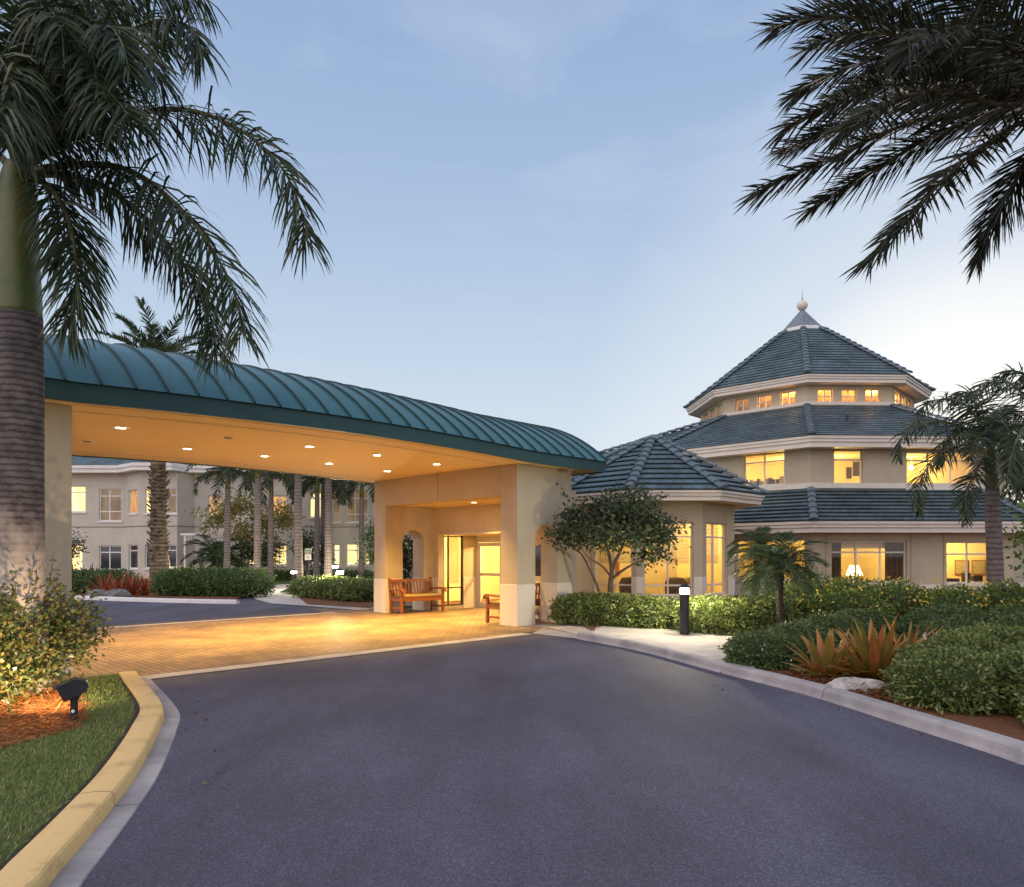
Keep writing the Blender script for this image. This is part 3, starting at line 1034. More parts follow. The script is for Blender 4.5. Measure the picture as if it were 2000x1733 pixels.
def make_window(parent, a, b, h, cols, rows, fm, depth=.10, glass='glass', sill=None, fw=.05, name='window', trim=None):
    """framed window in a hole; cols/rows are the fractions where mullions and transoms stand"""
    d = (b - a).normalized(); n_in = Vector((-d.y, d.x, 0))
    x0, x1, z0, z1 = h
    Mx = Matrix(((d.x, n_in.x, 0, a.x), (d.y, n_in.y, 0, a.y), (0, 0, 1, 0), (0, 0, 0, 1)))
    m = MB()
    m.box((x0, depth, z0), (x0 + fw, depth + .06, z1), Mx); m.box((x1 - fw, depth, z0), (x1, depth + .06, z1), Mx)
    m.box((x0 + fw, depth, z0), (x1 - fw, depth + .06, z0 + fw), Mx); m.box((x0 + fw, depth, z1 - fw), (x1 - fw, depth + .06, z1), Mx)
    for c in cols:
        x = x0 + (x1 - x0) * c
        m.box((x - fw / 2, depth + .004, z0 + fw), (x + fw / 2, depth + .056, z1 - fw), Mx)
    for r in rows:
        z = z0 + (z1 - z0) * r
        m.box((x0 + fw, depth + .008, z - fw / 2), (x1 - fw, depth + .052, z + fw / 2), Mx)
    w_ = m.build(name, M[fm], parent)
    p = MB()
    q = lambda x, z: Mx @ Vector((x, depth + .03, z))
    p.face([q(x0 + .01, z0 + .01), q(x1 - .01, z0 + .01), q(x1 - .01, z1 - .01), q(x0 + .01, z1 - .01)])
    p.build('pane', M[glass], w_)
    if sill:
        s_ = MB(); s_.box((x0 - .07, -.07, z0 - .10), (x1 + .07, .10, z0 - .002), Mx)
        s_.build('sill', M[sill], w_)
    return w_, Mx


def ring(mb, C, a0, prof):
    """sweep a (radius, z) profile round the octagon"""
    rings = []
    for r, z in prof:
        rings.append(mb.addv([p + Vector((0, 0, z)) for p in octv(C, r, a0)]))
    for i in range(len(prof) - 1):
        for k in range(8):
            k2 = (k + 1) % 8
            mb.fi([rings[i] + k, rings[i] + k2, rings[i + 1] + k2, rings[i + 1] + k])


def tile_roof(parent, C, a0, Rb, zb, Rt, zt, n, lift=.05, faces=range(8)):
    CC = C
    """stepped tile courses with real risers, plus hip tiles"""
    t = MB()
    for j in faces:
        for k in range(n):
            t0, t1 = k / n, (k + 1) / n
            r0, r1 = Rb + (Rt - Rb) * t0, Rb + (Rt - Rb) * t1
            z0, z1 = zb + (zt - zb) * t0, zb + (zt - zb) * t1
            A, B = octv(C, r0, a0)[j], octv(C, r0, a0)[(j + 1) % 8]
            A1, B1 = octv(C, r1, a0)[j], octv(C, r1, a0)[(j + 1) % 8]
            h = (A - B).length / 2; h1 = (A1 - B1).length / 2
            z3 = Vector((0, 0, 1))
            t.face([A + z3 * (z0 + lift), B + z3 * (z0 + lift), B1 + z3 * z1, A1 + z3 * z1], [(-h + j * 7.3, k + .02), (h + j * 7.3, k + .02), (h1 + j * 7.3, k + .98), (-h1 + j * 7.3, k + .98)])
            U_ = [(-h + j * 7.3, k + .02), (h + j * 7.3, k + .02), (h + j * 7.3, k + .03), (-h + j * 7.3, k + .03)]
            Ai, Bi = octv(CC, r0 - .10, a0)[j], octv(CC, r0 - .10, a0)[(j + 1) % 8]
            th = min(.028, lift * .5)
            t.face([A + z3 * (z0 + lift - th), B + z3 * (z0 + lift - th), B + z3 * (z0 + lift), A + z3 * (z0 + lift)], U_)
            t.face([Ai + z3 * (z0 + lift - th), Bi + z3 * (z0 + lift - th), B + z3 * (z0 + lift - th), A + z3 * (z0 + lift - th)], U_)
            t.face([Ai + z3 * (z0 - .02), Bi + z3 * (z0 - .02), Bi + z3 * (z0 + lift - th), Ai + z3 * (z0 + lift - th)], U_)
    ro = t.build('roof', M['tile'], parent)
    for j in range(8):
        if j not in faces and (j - 1) % 8 not in faces: continue
        hp = MB()
        p0 = octv(C, Rb, a0)[j] + Vector((0, 0, zb)); p1 = octv(C, Rt, a0)[j] + Vector((0, 0, zt))
        d = (p1 - p0); ln = d.length; d.normalize()
        side = Vector((0, 0, 1)).cross(d).normalized(); up = d.cross(side)
        ns = max(2, int(ln / .36))
        for k in range(ns):
            a = p0 + d * (ln * k / ns - .02); b = p0 + d * (ln * (k + 1) / ns + .03)
            ra, rb, la, lb = .16, .125, .075, .035
            pa = [a + side * ra * cos(pi * i / 6) + up * (ra * .62 * sin(pi * i / 6) + la) for i in range(7)]
            pb = [b + side * rb * cos(pi * i / 6) + up * (rb * .62 * sin(pi * i / 6) + lb) for i in range(7)]
            ba = hp.addv(pa); bb = hp.addv(pb)
            for i in range(6):
                hp.fi([ba + i, ba + i + 1, bb + i + 1, bb + i])
            hp.fi([ba + i for i in range(7)])
        hp.build('hip_tiles', M['ridge'], ro)
    return ro


def cornice(parent, C, a0, Re, Rw, z0, h, m='trim'):
    c = MB()
    ring(c, C, a0, [(Rw - .05, z0 + .02), (Re - .10, z0), (Re - .10, z0 + h * .42), (Re - .045, z0 + h * .46), (Re - .045, z0 + h * .72), (Re, z0 + h * .76), (Re, z0 + h), (Re - .3, z0 + h)])
    return c.build('cornice', M[m], parent)


def fx(px, a, b):
    """distance along the wall a->b where the sight line at picture column px meets it"""
    k = (px - 1000) / F
    d = (b - a).normalized()
    return (k * a.y - a.x) / (d.x - k * d.y)


def fz(py, x, a, b):
    p = a + (b - a).normalized() * x
    return CAM_Z + (HZ - py) * p.y / F


def extend_roof(parent, C, a0, j, Rb, zb, Rt, zt, n, lift, px, h, z_soff):
    """the roof plane of face j carried on past its left corner to a farther hip, with cornice and wall below"""
    v = octv(C, Rb, a0); A = v[j]; d = (v[j] - v[(j + 1) % 8]).normalized()
    k = (px - 1000) / F
    s_ = (k * A.y - A.x) / (d.x - k * d.y)
    Lp = A + d * s_
    T = octv(C, Rt, a0)[j]
    n_in = Vector((d.y, -d.x, 0))
    if n_in.dot(Vector((C[0], C[1], 0)) - A) < 0: n_in = -n_in
    t = MB()
    z3 = Vector((0, 0, 1))
    th = min(.028, lift * .5)
    for q in range(n):
        t0, t1 = q / n, (q + 1) / n
        a0_, a1_ = A.lerp(T, t0), A.lerp(T, t1); b0_, b1_ = Lp.lerp(T, t0), Lp.lerp(T, t1)
        z0, z1 = lerp(zb, zt, t0), lerp(zb, zt, t1)
        l0, l1 = (a0_ - b0_).length, (a1_ - b1_).length
        U_ = [(-l0, q + .02), (0, q + .02), (0, q + .03), (-l0, q + .03)]
        t.face([b0_ + z3 * (z0 + lift), a0_ + z3 * (z0 + lift), a1_ + z3 * z1, b1_ + z3 * z1], [(-l0, q + .02), (0, q + .02), (0, q + .98), (-l1, q + .98)])
        t.face([b0_ + z3 * (z0 + lift - th), a0_ + z3 * (z0 + lift - th), a0_ + z3 * (z0 + lift), b0_ + z3 * (z0 + lift)], U_)
        i_ = n_in * .10
        t.face([b0_ + i_ + z3 * (z0 - .02), a0_ + i_ + z3 * (z0 - .02), a0_ + i_ + z3 * (z0 + lift - th), b0_ + i_ + z3 * (z0 + lift - th)], U_)
        t.face([b0_ + i_ + z3 * (z0 + lift - th), a0_ + i_ + z3 * (z0 + lift - th), a0_ + z3 * (z0 + lift - th), b0_ + z3 * (z0 + lift - th)], U_)
    # back slope falling away behind the hip
    bk = Lp + n_in * (Rb * 1.1)
    t.face([Lp + z3 * zb, T + z3 * zt, bk + z3 * zb], [(0, .5), (1, .5), (1, .6)])
    t.build('roof', M['tile'], parent)
    hp = MB()
    p0 = Lp + z3 * zb; p1 = T + z3 * zt; dd = p1 - p0; ln = dd.length; dd.normalize()
    side = z3.cross(dd).normalized(); up = dd.cross(side)
    ns = max(2, int(ln / .36))
    for q in range(ns):
        a = p0 + dd * (ln * q / ns - .02); b = p0 + dd * (ln * (q + 1) / ns + .03)
        pa = [a + side * .15 * cos(pi * i / 6) + up * (.09 * sin(pi * i / 6) + .06) for i in range(7)]
        pb = [b + side * .12 * cos(pi * i / 6) + up * (.08 * sin(pi * i / 6) + .03) for i in range(7)]
        ba = hp.addv(pa); bb = hp.addv(pb)
        for i in range(6): hp.fi([ba + i, ba + i + 1, bb + i + 1, bb + i])
        hp.fi([ba + i for i in range(7)])
    hp.build('hip_tiles', M['ridge'], parent)
    c = MB()
    for (o, z0, z1) in ((.10, 0, .45), (.045, .46, .74), (.0, .75, 1.0)):
        p, q = Lp + n_in * (o + .05), A + n_in * (o + .05)
        w_ = n_in * .5
        c.hexa([p + z3 * (z_soff + h * z0), q + z3 * (z_soff + h * z0), q + w_ + z3 * (z_soff + h * z0), p + w_ + z3 * (z_soff + h * z0), p + z3 * (z_soff + h * z1), q + z3 * (z_soff + h * z1), q + w_ + z3 * (z_soff + h * z1), p + w_ + z3 * (z_soff + h * z1)])
    c.build('cornice', M['trim'], parent)
    c = MB()
    p, q = Lp + n_in * .85 - d * .6, A + n_in * .85
    c.face([p, q, q + z3 * (z_soff + .02), p + z3 * (z_soff + .02)])
    c.face([p, p + n_in * 6, p + n_in * 6 + z3 * (z_soff + .02), p + z3 * (z_soff + .02)])
    c.build('wall', M['wall'], parent)


# ------------------------------------------------------------------ rotunda
D = 34.0
CR = ((1567 - 1000) / F * D, D)
A0 = radians(-22.5 + 2.2)
rot = thing('rotunda_building', 'two storey octagonal building with stacked grey tile roofs, lantern top and glowing windows', 'building', (CR[0], CR[1], 0))


def zat(py, R):
    return CAM_Z + (HZ - py) * (D - R * cos(A0)) / F


Re1, Rw1, Rt1 = 5.47, 4.75, 1.08
Re2, Rw2 = 9.0, 8.25
Re3, Rw3 = 10.3, 9.55
z_e1 = zat(745, Re1); z_t1 = zat(641, Rt1)
z_e2 = zat(872, Re2); z_t2 = zat(792, Rw1)
z_e3 = zat(1040, Re3); z_t3 = zat(955, Rw2)
H1, H2, H3 = zat(733, Re1) - z_e1 + .06, zat(850, Re2) - z_e2, zat(1018, Re3) - z_e3
cornice(rot, CR, A0, Re1, Rw1, z_e1, H1); tile_roof(rot, CR, A0, Re1 + .05, z_e1 + H1, Rt1, z_t1, 18, .055)
cornice(rot, CR, A0, Re2, Rw2, z_e2, H2); tile_roof(rot, CR, A0, Re2 + .05, z_e2 + H2, Rw1 - .02, z_t2, 17, .035)
extend_roof(rot, CR, A0, 7, Re2 + .05, z_e2 + H2, Rw1 - .02, z_t2, 17, .035, 1120, H2, z_e2)
cornice(rot, CR, A0, Re3, Rw3, z_e3, H3); tile_roof(rot, CR, A0, Re3 + .05, z_e3 + H3, Rw2 - .02, z_t3, 9, .085)
c = MB(); ring(c, CR, A0, [(Rw1 + .01, z_t2 + .02), (Rw1 + .06, z_t2 + .02), (Rw1 + .06, z_t2 + .16), (Rw1 + .01, z_t2 + .16)]); c.build('base_trim', M['trim'], rot)
c = MB(); ring(c, CR, A0, [(Rw2 + .01, z_t3 + .02), (Rw2 + .07, z_t3 + .02), (Rw2 + .07, z_t3 + .22), (Rw2 + .01, z_t3 + .22)]); c.build('base_trim', M['trim'], rot)

wins = []


def tier(R, z0, z1, spec, m):
    """spec: {face: [(px0, px1, py_top, py_bottom, cols, rows)]}"""
    v = octv(CR, R, A0)
    mb = MB()
    for j in range(8):
        a, b = v[j], v[(j + 1) % 8]
        holes = []
        for (p0, p1, yt, yb, cols, rows, kw) in spec.get(j, []):
            x0, x1 = fx(p0, a, b), fx(p1, a, b)
            xm = (x0 + x1) / 2
            h = (x0, x1, fz(yb, xm, a, b), fz(yt, xm, a, b))
            holes.append(h)
            wins.append((a, b, h, cols, rows, kw))
        wall_face(mb, a, b, z0, z1, holes)
    return mb.build('wall', M[m], rot)


# top clerestory: three small four-pane windows on every face
v1 = octv(CR, Rw1, A0)
top = MB()
hz0, hz1 = None, None
for j in range(8):
    a, b = v1[j], v1[(j + 1) % 8]
    L_ = (b - a).length
    if j == 0:
        zb = fz(784, L_ / 2, a, b); zt = fz(756, L_ / 2, a, b)
    zb = CAM_Z + (HZ - 784) * 29.2 / F; zt = CAM_Z + (HZ - 755) * 29.2 / F
    hs = [(L_ * f - .32, L_ * f + .32, zb, zt) for f in (.22, .5, .78)]
    wall_face(top, a, b, z_t2 - .3, z_e1 + .04, hs)
    if j in (0, 7, 6, 1):
        for h in hs: wins.append((a, b, h, (.5,), (.5,), dict(fw=.045)))
top.build('wall', M['wall_cream'], rot)
tier(Rw2, z_t3 - .3, z_e2 + .04, {
    7: [(1452, 1532, 882, 949, (.5,), (.70,), dict(sill='trim'))],
    0: [(1629, 1686, 878, 948, (), (.72,), dict(sill='trim')), (1771, 1905, 882, 952, (.33, .66), (.75,), dict(sill='trim'))]}, 'wall')
wl3 = tier(Rw3, -.05, z_e3 + .04, {
    7: [(1437, 1572, 1054, 1133, (.33, .66), (.72,), dict(sill='wall_base'))],
    0: [(1624, 1772, 1056, 1138, (.34, .66), (.72,), dict(sill='wall_base')), (1849, 1935, 1058, 1140, (.5,), (.70,), dict(sill='trim'))]}, 'wall')
bz = fz(1141, 3.0, octv(CR, Rw3, A0)[0], octv(CR, Rw3, A0)[1]) - .02
c = MB(); ring(c, CR, A0, [(Rw3 + .002, -.04), (Rw3 + .018, -.04), (Rw3 + .018, bz), (Rw3 + .002, bz)])
c.build('wall_base', M['wall_base'], wl3)
for px in (1612, 1778, 1842, 1945):
    va_ = octv(CR, Rw3, A0); x = fx(px, va_[0], va_[1]); d = (va_[1] - va_[0]).normalized(); no = Vector((d.y, -d.x, 0)) * .022
    p = va_[0] + d * x + no; c = MB(); c.face([p, p + d * .014, p + d * .014 + Vector((0, 0, z_e3)), p + Vector((0, 0, z_e3))]); c.build('wall_joint', M['curtain'], wl3)
for (a, b, h, cols, rows, kw) in wins:
    k = dict(kw); k.setdefault('fw', .055)
    make_window(rot, a, b, h, cols, rows, 'trim', **k)
# rooms behind the windows: inner core walls, floors and ceilings
for (R, z0, z1, nm_) in ((Rw2, z_t3 - .25, z_e2 + .02, 1), (Rw3, 0.02, z_e3 + .02, 0), (Rw1, z_t2 - .25, z_e1 + .02, 2)):
    rm = MB()
    inner_r = max(.6, R - 3.4)
    ring(rm, CR, A0, [(R - .17, z1), (R - .17, z1 - .04), (inner_r, z1 - .05), (inner_r, z0 + .01), (R - .17, z0)])
    va, vb = octv(CR, inner_r + .01, A0), octv(CR, R - .2, A0)
    for j in (0, 1, 7):
        if nm_ == 2: continue
        rm.face([va[j] + Vector((0, 0, z0)), vb[j] + Vector((0, 0, z0)), vb[j] + Vector((0, 0, z1)), va[j] + Vector((0, 0, z1))])
    rm.build('interior_wall', M['room'], rot)


def facept(R, j, frac, z, inset):
    v = octv(CR, R, A0); a, b = v[j], v[(j + 1) % 8]
    d = (b - a).normalized()
    p = a.lerp(b, frac) + Vector((-d.y, d.x, 0)) * inset
    return Vector((p.x, p.y, z))


for j, fr_ in ((0, .28), (0, .75), (7, .35), (7, .75)):
    point('room_light', facept(Rw2, j, fr_, z_e2 - .45, 1.7), 42, (1, .70, .22), .2, rot)
for j, fr_, e in ((0, .22, 42), (0, .72, 75), (7, .35, 36), (7, .75, 36)):
    point('room_light', facept(Rw3, j, fr_, z_e3 - .4, 1.8), e, (1, .71, .20), .2, rot)
point('room_light', Vector((CR[0], CR[1], z_e1 - .1)) + Vector((-1.5, -3.4, -.1)), 110, (1, .50, .15), .3, rot)
point('room_light', Vector((CR[0], CR[1], z_e1 - .1)) + Vector((1.8, -3.4, -.1)), 110, (1, .50, .15), .3, rot)

# furnishings seen through the windows
def fbox(R, j, x0, x1, z0, z1, i0, i1, name, m):
    v = octv(CR, R, A0); a, b = v[j], v[(j + 1) % 8]
    d = (b - a).normalized(); n_in = Vector((-d.y, d.x, 0))
    Mx = Matrix(((d.x, n_in.x, 0, a.x), (d.y, n_in.y, 0, a.y), (0, 0, 1, 0), (0, 0, 0, 1)))
    q = MB(); q.box((x0, i0, z0), (x1, i1, z1), Mx)
    return q.build(name, M[m], rot)


v3 = octv(CR, Rw3, A0); v2 = octv(CR, Rw2, A0)
xa, xb = fx(1624, v3[0], v3[1]), fx(1772, v3[0], v3[1])
zl, zh = fz(1138, 3, v3[0], v3[1]), fz(1056, 3, v3[0], v3[1])
for (x0, x1) in ((xa - .05, xa + .52), (xb - .62, xb + .05)):
    cu = MB()
    d = (v3[1] - v3[0]).normalized(); n_in = Vector((-d.y, d.x, 0)); n = 40
    for i in range(n):
        f = lambda k: v3[0] + d * (x0 + (x1 - x0) * k / n) + n_in * (.34 + .035 * sin(k * 1.9))
        p, q = f(i), f(i + 1)
        cu.face([p + Vector((0, 0, zl - .1)), q + Vector((0, 0, zl - .1)), q + Vector((0, 0, zh + .1)), p + Vector((0, 0, zh + .1))])
    cu.build('curtain', M['curtain'], rot)
fbox(Rw3, 0, xa - .1, xb + .1, zh - .28, zh + .2, .40, .44, 'valance', 'blind')
# table lamp
lx = fx(1697, v3[0], v3[1])
lp = facept(Rw3, 0, 0, 0, 1.0) + (v3[1] - v3[0]).normalized() * lx
c = MB(); c.lathe([(.30, zl + .22), (.15, zl + .60)], 20, (lp.x, lp.y, 0)); c.build('lamp_shade', M['shade'], rot)
c = MB(); c.lathe([(.10, zl - .3), (.12, zl - .05), (.05, zl + .05), (.10, zl + .12), (.02, zl + .22)], 16, (lp.x, lp.y, 0)); c.build('lamp_stand', M['trim'], rot)
fbox(Rw3, 0, lx - .7, lx + .7, zl - .5, zl - .28, .8, 1.3, 'side_table', 'chair')
# pictures and chairs in the right-hand room
ia, ib = octv(CR, Rw3 - 3.39, A0)[1], octv(CR, Rw3 - .2, A0)[1]
for p0, p1 in ((1866, 1892), (1899, 1928)):
    x0, x1 = fx(p0, ia, ib), fx(p1, ia, ib)
    d = (ib - ia).normalized(); n_in = Vector((-d.y, d.x, 0))
    if n_in.dot(-ia) > 0: n_in = -n_in
    Mx = Matrix(((d.x, n_in.x, 0, ia.x), (d.y, n_in.y, 0, ia.y), (0, 0, 1, 0), (0, 0, 0, 1)))
    z0, z1 = fz(1123, x0, ia, ib), fz(1094, x0, ia, ib)
    q = MB(); q.box((min(x0, x1), -.05, z0), (max(x0, x1), -.01, z1), Mx); po = q.build('picture', M['wood'], rot)
    q = MB(); q.box((min(x0, x1) + .05, -.06, z0 + .05), (max(x0, x1) - .05, -.045, z1 - .05), Mx); q.build('picture_sheet', M['paper'], po)
xw = fx(1849, v3[0], v3[1])
for k, (o, wd, hh) in enumerate(((.05, .25, .18), (.5, .35, .12), (1.05, .22, .32), (1.42, .3, .22))):
    fbox(Rw3, 0, xw + o, xw + o + wd, zl - .2, zl + hh, .55, .75, 'chair_back', 'chair')
# desk clutter upstairs
xw = fx(1452, v2[7], v2[0]); zs_ = fz(949, 2, v2[7], v2[0])
for k in range(9):
    fbox(Rw2, 7, xw + .1 + k * .15, xw + .1 + k * .15 + random.uniform(.05, .12), zs_ - .1, zs_ + random.uniform(.06, .25), .35, .5, 'desk_item', random.choice(['chair', 'wood', 'paper', 'curtain']))
ja, jb = octv(CR, Rw2 - 3.4, A0)[0], octv(CR, Rw2 - 3.4, A0)[1]
d = (jb - ja).normalized(); n_in = Vector((-d.y, d.x, 0))
Mx = Matrix(((d.x, n_in.x, 0, ja.x), (d.y, n_in.y, 0, ja.y), (0, 0, 1, 0), (0, 0, 0, 1)))
for p0, p1, y0, y1 in ((1653, 1662, 913, 935), (1666, 1681, 903, 930)):
    x0, x1 = fx(p0, ja, jb), fx(p1, ja, jb)
    q = MB(); q.box((x0, -.05, fz(y1, x0, ja, jb)), (x1, -.01, fz(y0, x0, ja, jb)), Mx); q.build('picture', M['chair'], rot)
for j_, f_, i_ in ((0, .62, 1.6), (0, .80, 2.0), (7, .80, 1.8)):
    q = facept(Rw2, j_, f_, z_e2 - .42, i_); c = MB(); c.sphere(q, .11, 12, 8); c.tube([q, q + Vector((0, 0, .4))], .012, 6); c.build('pendant_lamp', M['shade'], rot)
for j_, x0, x1, z0, z1 in ((7, .5, 1.5, 0, 1.5), (0, 4.2, 5.4, 0, 1.2)):
    for k in range(3):
        fbox(Rw2, j_, x0, x1, z_t3 + .1 + k * .42, z_t3 + .42 + k * .42, 3.0, 3.2, 'bookshelf', random.choice(['wood', 'curtain', 'blind']))
# lantern and finial
c = MB()
zl0 = zat(640, 1.1)
ring(c, CR, A0, [(.85, zl0 - .25), (1.10, zl0 - .02), (1.10, zl0 + .09), (.95, zl0 + .14), (.95, zl0 + .20), (.6, zl0 + .2)])
lan = c.build('lantern', M['white'], rot)
c = MB(); zt_ = zat(607, 0)
ring(c, CR, A0, [(.97, zl0 + .18), (.10, zt_)]); c.build('lantern_roof', M['copper'], lan)
c = MB(); c.tube([(CR[0], CR[1], zt_ - .1), (CR[0], CR[1], zt_ + .12)], .07, 10)
zc = CAM_Z + (HZ - 597) * D / F
c.sphere((CR[0], CR[1], zc), .25)
c.tube([(CR[0], CR[1], zc + .24), (CR[0], CR[1], zc + .42), (CR[0], CR[1], CAM_Z + (HZ - 560) * D / F)], [.05, .035, .008], 8)
c.build('finial', M['trim'], lan, smooth=True)
c = MB(); q = facept(Rw2, 0, .3, z_e2 + 1.05, 1.0); c.tube([q, q + Vector((0, 0, .45))], .05, 8); c.build('vent_pipe', M['black'], rot)

# ------------------------------------------------------------------ bay pavilion
CB = (4.60, 23.0)
AB = radians(-22.5)
bay = thing('bay_pavilion', 'single storey octagonal bay with pointed tile roof and tall lit windows with blinds', 'building', (CB[0], CB[1], 0))
Rw, Re = 2.53, 3.42
ze, he = 3.16, .28
cornice(bay, CB, AB, Re, Rw, ze, he)
tile_roof(bay, CB, AB, Re + .04, ze + he, .03, 5.42, 11, .07)
extend_roof(bay, CB, AB, 7, Re + .04, ze + he, .03, 5.42, 11, .07, 1000, he, ze)
vb = octv(CB, Rw, AB)
wb = MB()
bw = []
for j in range(8):
    a, b = vb[j], vb[(j + 1) % 8]
    hs = []
    if j == 0:
        hs = [(fx(1258, a, b), fx(1354, a, b), .42, 2.58)]
        bw.append((a, b, hs[0], (.5,), (.14, .80)))
    if j == 7:
        hs = [(fx(1157, a, b), fx(1233, a, b), .42, 2.58)]
        bw.append((a, b, hs[0], (.5,), (.14, .80)))
    if j == 1:
        hs = [(fx(1380, a, b), fx(1421, a, b), .42, 2.58)]
        bw.append((a, b, hs[0], (.45,), (.14, .80)))
    wall_face(wb, a, b, -.02, ze + .04, hs, .14)
wo = wb.build('wall', M['wall'], bay)
# base band panels between the windows
bb = MB()
for j in range(8):
    a, b = vb[j], vb[(j + 1) % 8]
    d = (b - a).normalized(); n_out = Vector((d.y, -d.x, 0))
    L_ = (b - a).length
    cuts = [0, L_]
    for (aa, b2, h, _, _) in bw:
        if (aa - a).length < 1e-6: cuts = [0, h[0] - .01, h[1] + .01, L_]
    for k in range(0, len(cuts), 2):
        p, q = a + d * cuts[k] + n_out * .012, a + d * cuts[k + 1] + n_out * .012
        bb = MB(); bb.face([p, q, q + Vector((0, 0, .98)), p + Vector((0, 0, .98))]); bb.build('wall_base', M['wall_base'], wo)
for (a, b, h, cols, rows) in bw:
    wdw, Mx = make_window(bay, a, b, h, cols, rows, 'trim', fw=.05)
    bl = MB()
    k = h[2] + .95
    while k < h[3] - .05:
        bl.face([Mx @ Vector((h[0] + .06, .26, k)), Mx @ Vector((h[1] - .06, .26, k)), Mx @ Vector((h[1] - .06, .285, k + .022)), Mx @ Vector((h[0] + .06, .285, k + .022))])
        k += .042
    bl.build('blind', M['blind'], wdw)
rm = MB()
ring(rm, CB, AB, [(.01, ze), (Rw - .15, ze), ])
ring(rm, CB, AB, [(Rw - .15, .03), (.01, .03)])
va = octv(CB, Rw - .15, AB)
for j in (2, 3, 4, 5, 6):
    rm.face([va[j] + Vector((0, 0, .03)), va[(j + 1) % 8] + Vector((0, 0, .03)), va[(j + 1) % 8] + Vector((0, 0, ze)), va[j] + Vector((0, 0, ze))])
rm.build('interior_wall', M['room'], bay)
point('room_light', (CB[0] + .2, CB[1] + .3, 2.75), 170, (1, .70, .22), .2, bay)
# armchairs and pictures inside the bay
for cx, cy in ((4.95, 21.35), (3.6, 21.6), (5.55, 21.7)):
    q = MB(); q.lathe([(.28, .05), (.32, .45), (.33, .78), (.24, .92), (.02, .95)], 16, (cx, cy, 0)); q.build('armchair', M['curtain'] if cx < 5 else M['cushion'], bay, smooth=True)
for x0, z0 in ((2.9, 1.0), (3.35, .9)):
    q = MB(); q.box((x0, 24.0, z0), (x0 + .3, 24.05, z0 + .5)); q.build('picture', M['wood'], bay)
# connecting roofed block between bay, portal and rotunda
lk = MB()
lk.box((2.0, 24.9, 0), (6.4, 32, 3.3))
lk.build('link_block', M['wall'], bay)

# ------------------------------------------------------------------ rear wing
YW = 47.0
wing = thing('rear_wing', 'long two storey cream wing behind the palms with lit and dark windows', 'building', (-25, YW, 0))
XW = lambda px, Y=YW: (px - 1000) / F * Y
ZW = lambda py, Y=YW: CAM_Z + (HZ - py) * Y / F
pts = [Vector((-62, YW, 0)), Vector((XW(243), YW, 0)), Vector((XW(272, YW - 1.4), YW - 1.4, 0)), Vector((XW(346, YW - 1.4), YW - 1.4, 0)), Vector((XW(380), YW, 0)), Vector((-3.5, YW, 0))]
ULIT, DARK, LIT = 'amber', 'darkglass', 'lit'


def litpane(name, c1, c2, s, sc=1.2):
    m = bpy.data.materials.new(name); m.use_nodes = True
    t = m.node_tree; b = t.nodes['Principled BSDF']
    co = t.nodes.new('ShaderNodeTexCoord')
    mp = t.nodes.new('ShaderNodeMapping'); mp.inputs['Scale'].default_value = (2.5, 2.5, .7)
    n = t.nodes.new('ShaderNodeTexNoise'); n.inputs['Scale'].default_value = sc; n.inputs['Detail'].default_value = 6
    t.links.new(co.outputs['Object'], mp.inputs['Vector']); t.links.new(mp.outputs['Vector'], n.inputs['Vector'])
    r = t.nodes.new('ShaderNodeValToRGB')
    r.color_ramp.elements[0].position = .35; r.color_ramp.elements[0].color = (*c1, 1)
    r.color_ramp.elements[1].position = .65; r.color_ramp.elements[1].color = (*c2, 1)
    t.links.new(n.outputs['Fac'], r.inputs['Fac'])
    t.links.new(r.outputs['Color'], b.inputs['Emission Color'])
    b.inputs['Emission Strength'].default_value = s
    b.inputs['Base Color'].default_value = (.1, .08, .05, 1)
    b.inputs['Roughness'].default_value = .1
    return m


M['lit'] = litpane('lit_window', (1.0, .62, .18), (1.0, .82, .42), .95)
M['amber'] = litpane('amber_window', (.32, .12, .03), (.70, .34, .09), .75)
M['curtained'] = litpane('curtained_window', (.10, .06, .035), (.30, .18, .09), .45)
segs = {0: [(118, 167, 949, 1000, (), (.75,), 'lit'), (193, 237, 955, 1018, (.45,), (.30, .78), 'curtained'), (110, 161, 1064, 1125, (.5,), (.8,), 'lit'), (193, 237, 1066, 1125, (.45,), (.22, .78), DARK)],
        1: [(251, 268.5, 957, 1003, (), (.75,), 'amber'), (251, 269, 1064, 1111, (), (.75,), DARK)],
        2: [(283, 302, 955, 1003, (), (.75,), 'lit'), (325, 345, 955, 1003, (), (.75,), 'curtained'), (283, 303, 1064, 1110, (), (.75,), DARK), (325, 345, 1064, 1109, (), (.75,), DARK)],
        4: [(406, 432, 968, 1007, (.6,), (.7,), 'amber'), (530, 560, 968, 1012, (.5,), (.7,), 'amber'), (604, 632, 962, 1011, (.5,), (.75,), 'lit'), (648, 664, 962, 1020, (), (.3, .75), 'curtained'), (676, 719, 958, 1020, (.4, .7), (.25, .75), 'curtained'), (484, 512, 1065, 1104, (.5,), (.7,), 'lit'),
            (412, 430, 1070, 1106, (), (.7,), 'amber'), (530, 560, 1065, 1104, (.5,), (.7,), 'lit'), (605, 632, 1063, 1104, (.5,), (.7,), 'lit'), (651, 664, 1063, 1104, (), (.7,), 'lit'), (676, 704, 1062, 1105, (.75,), (.7,), 'lit'), (713, 722, 1078, 1104, (), (), 'lit')]}
mb = MB()
wl = []
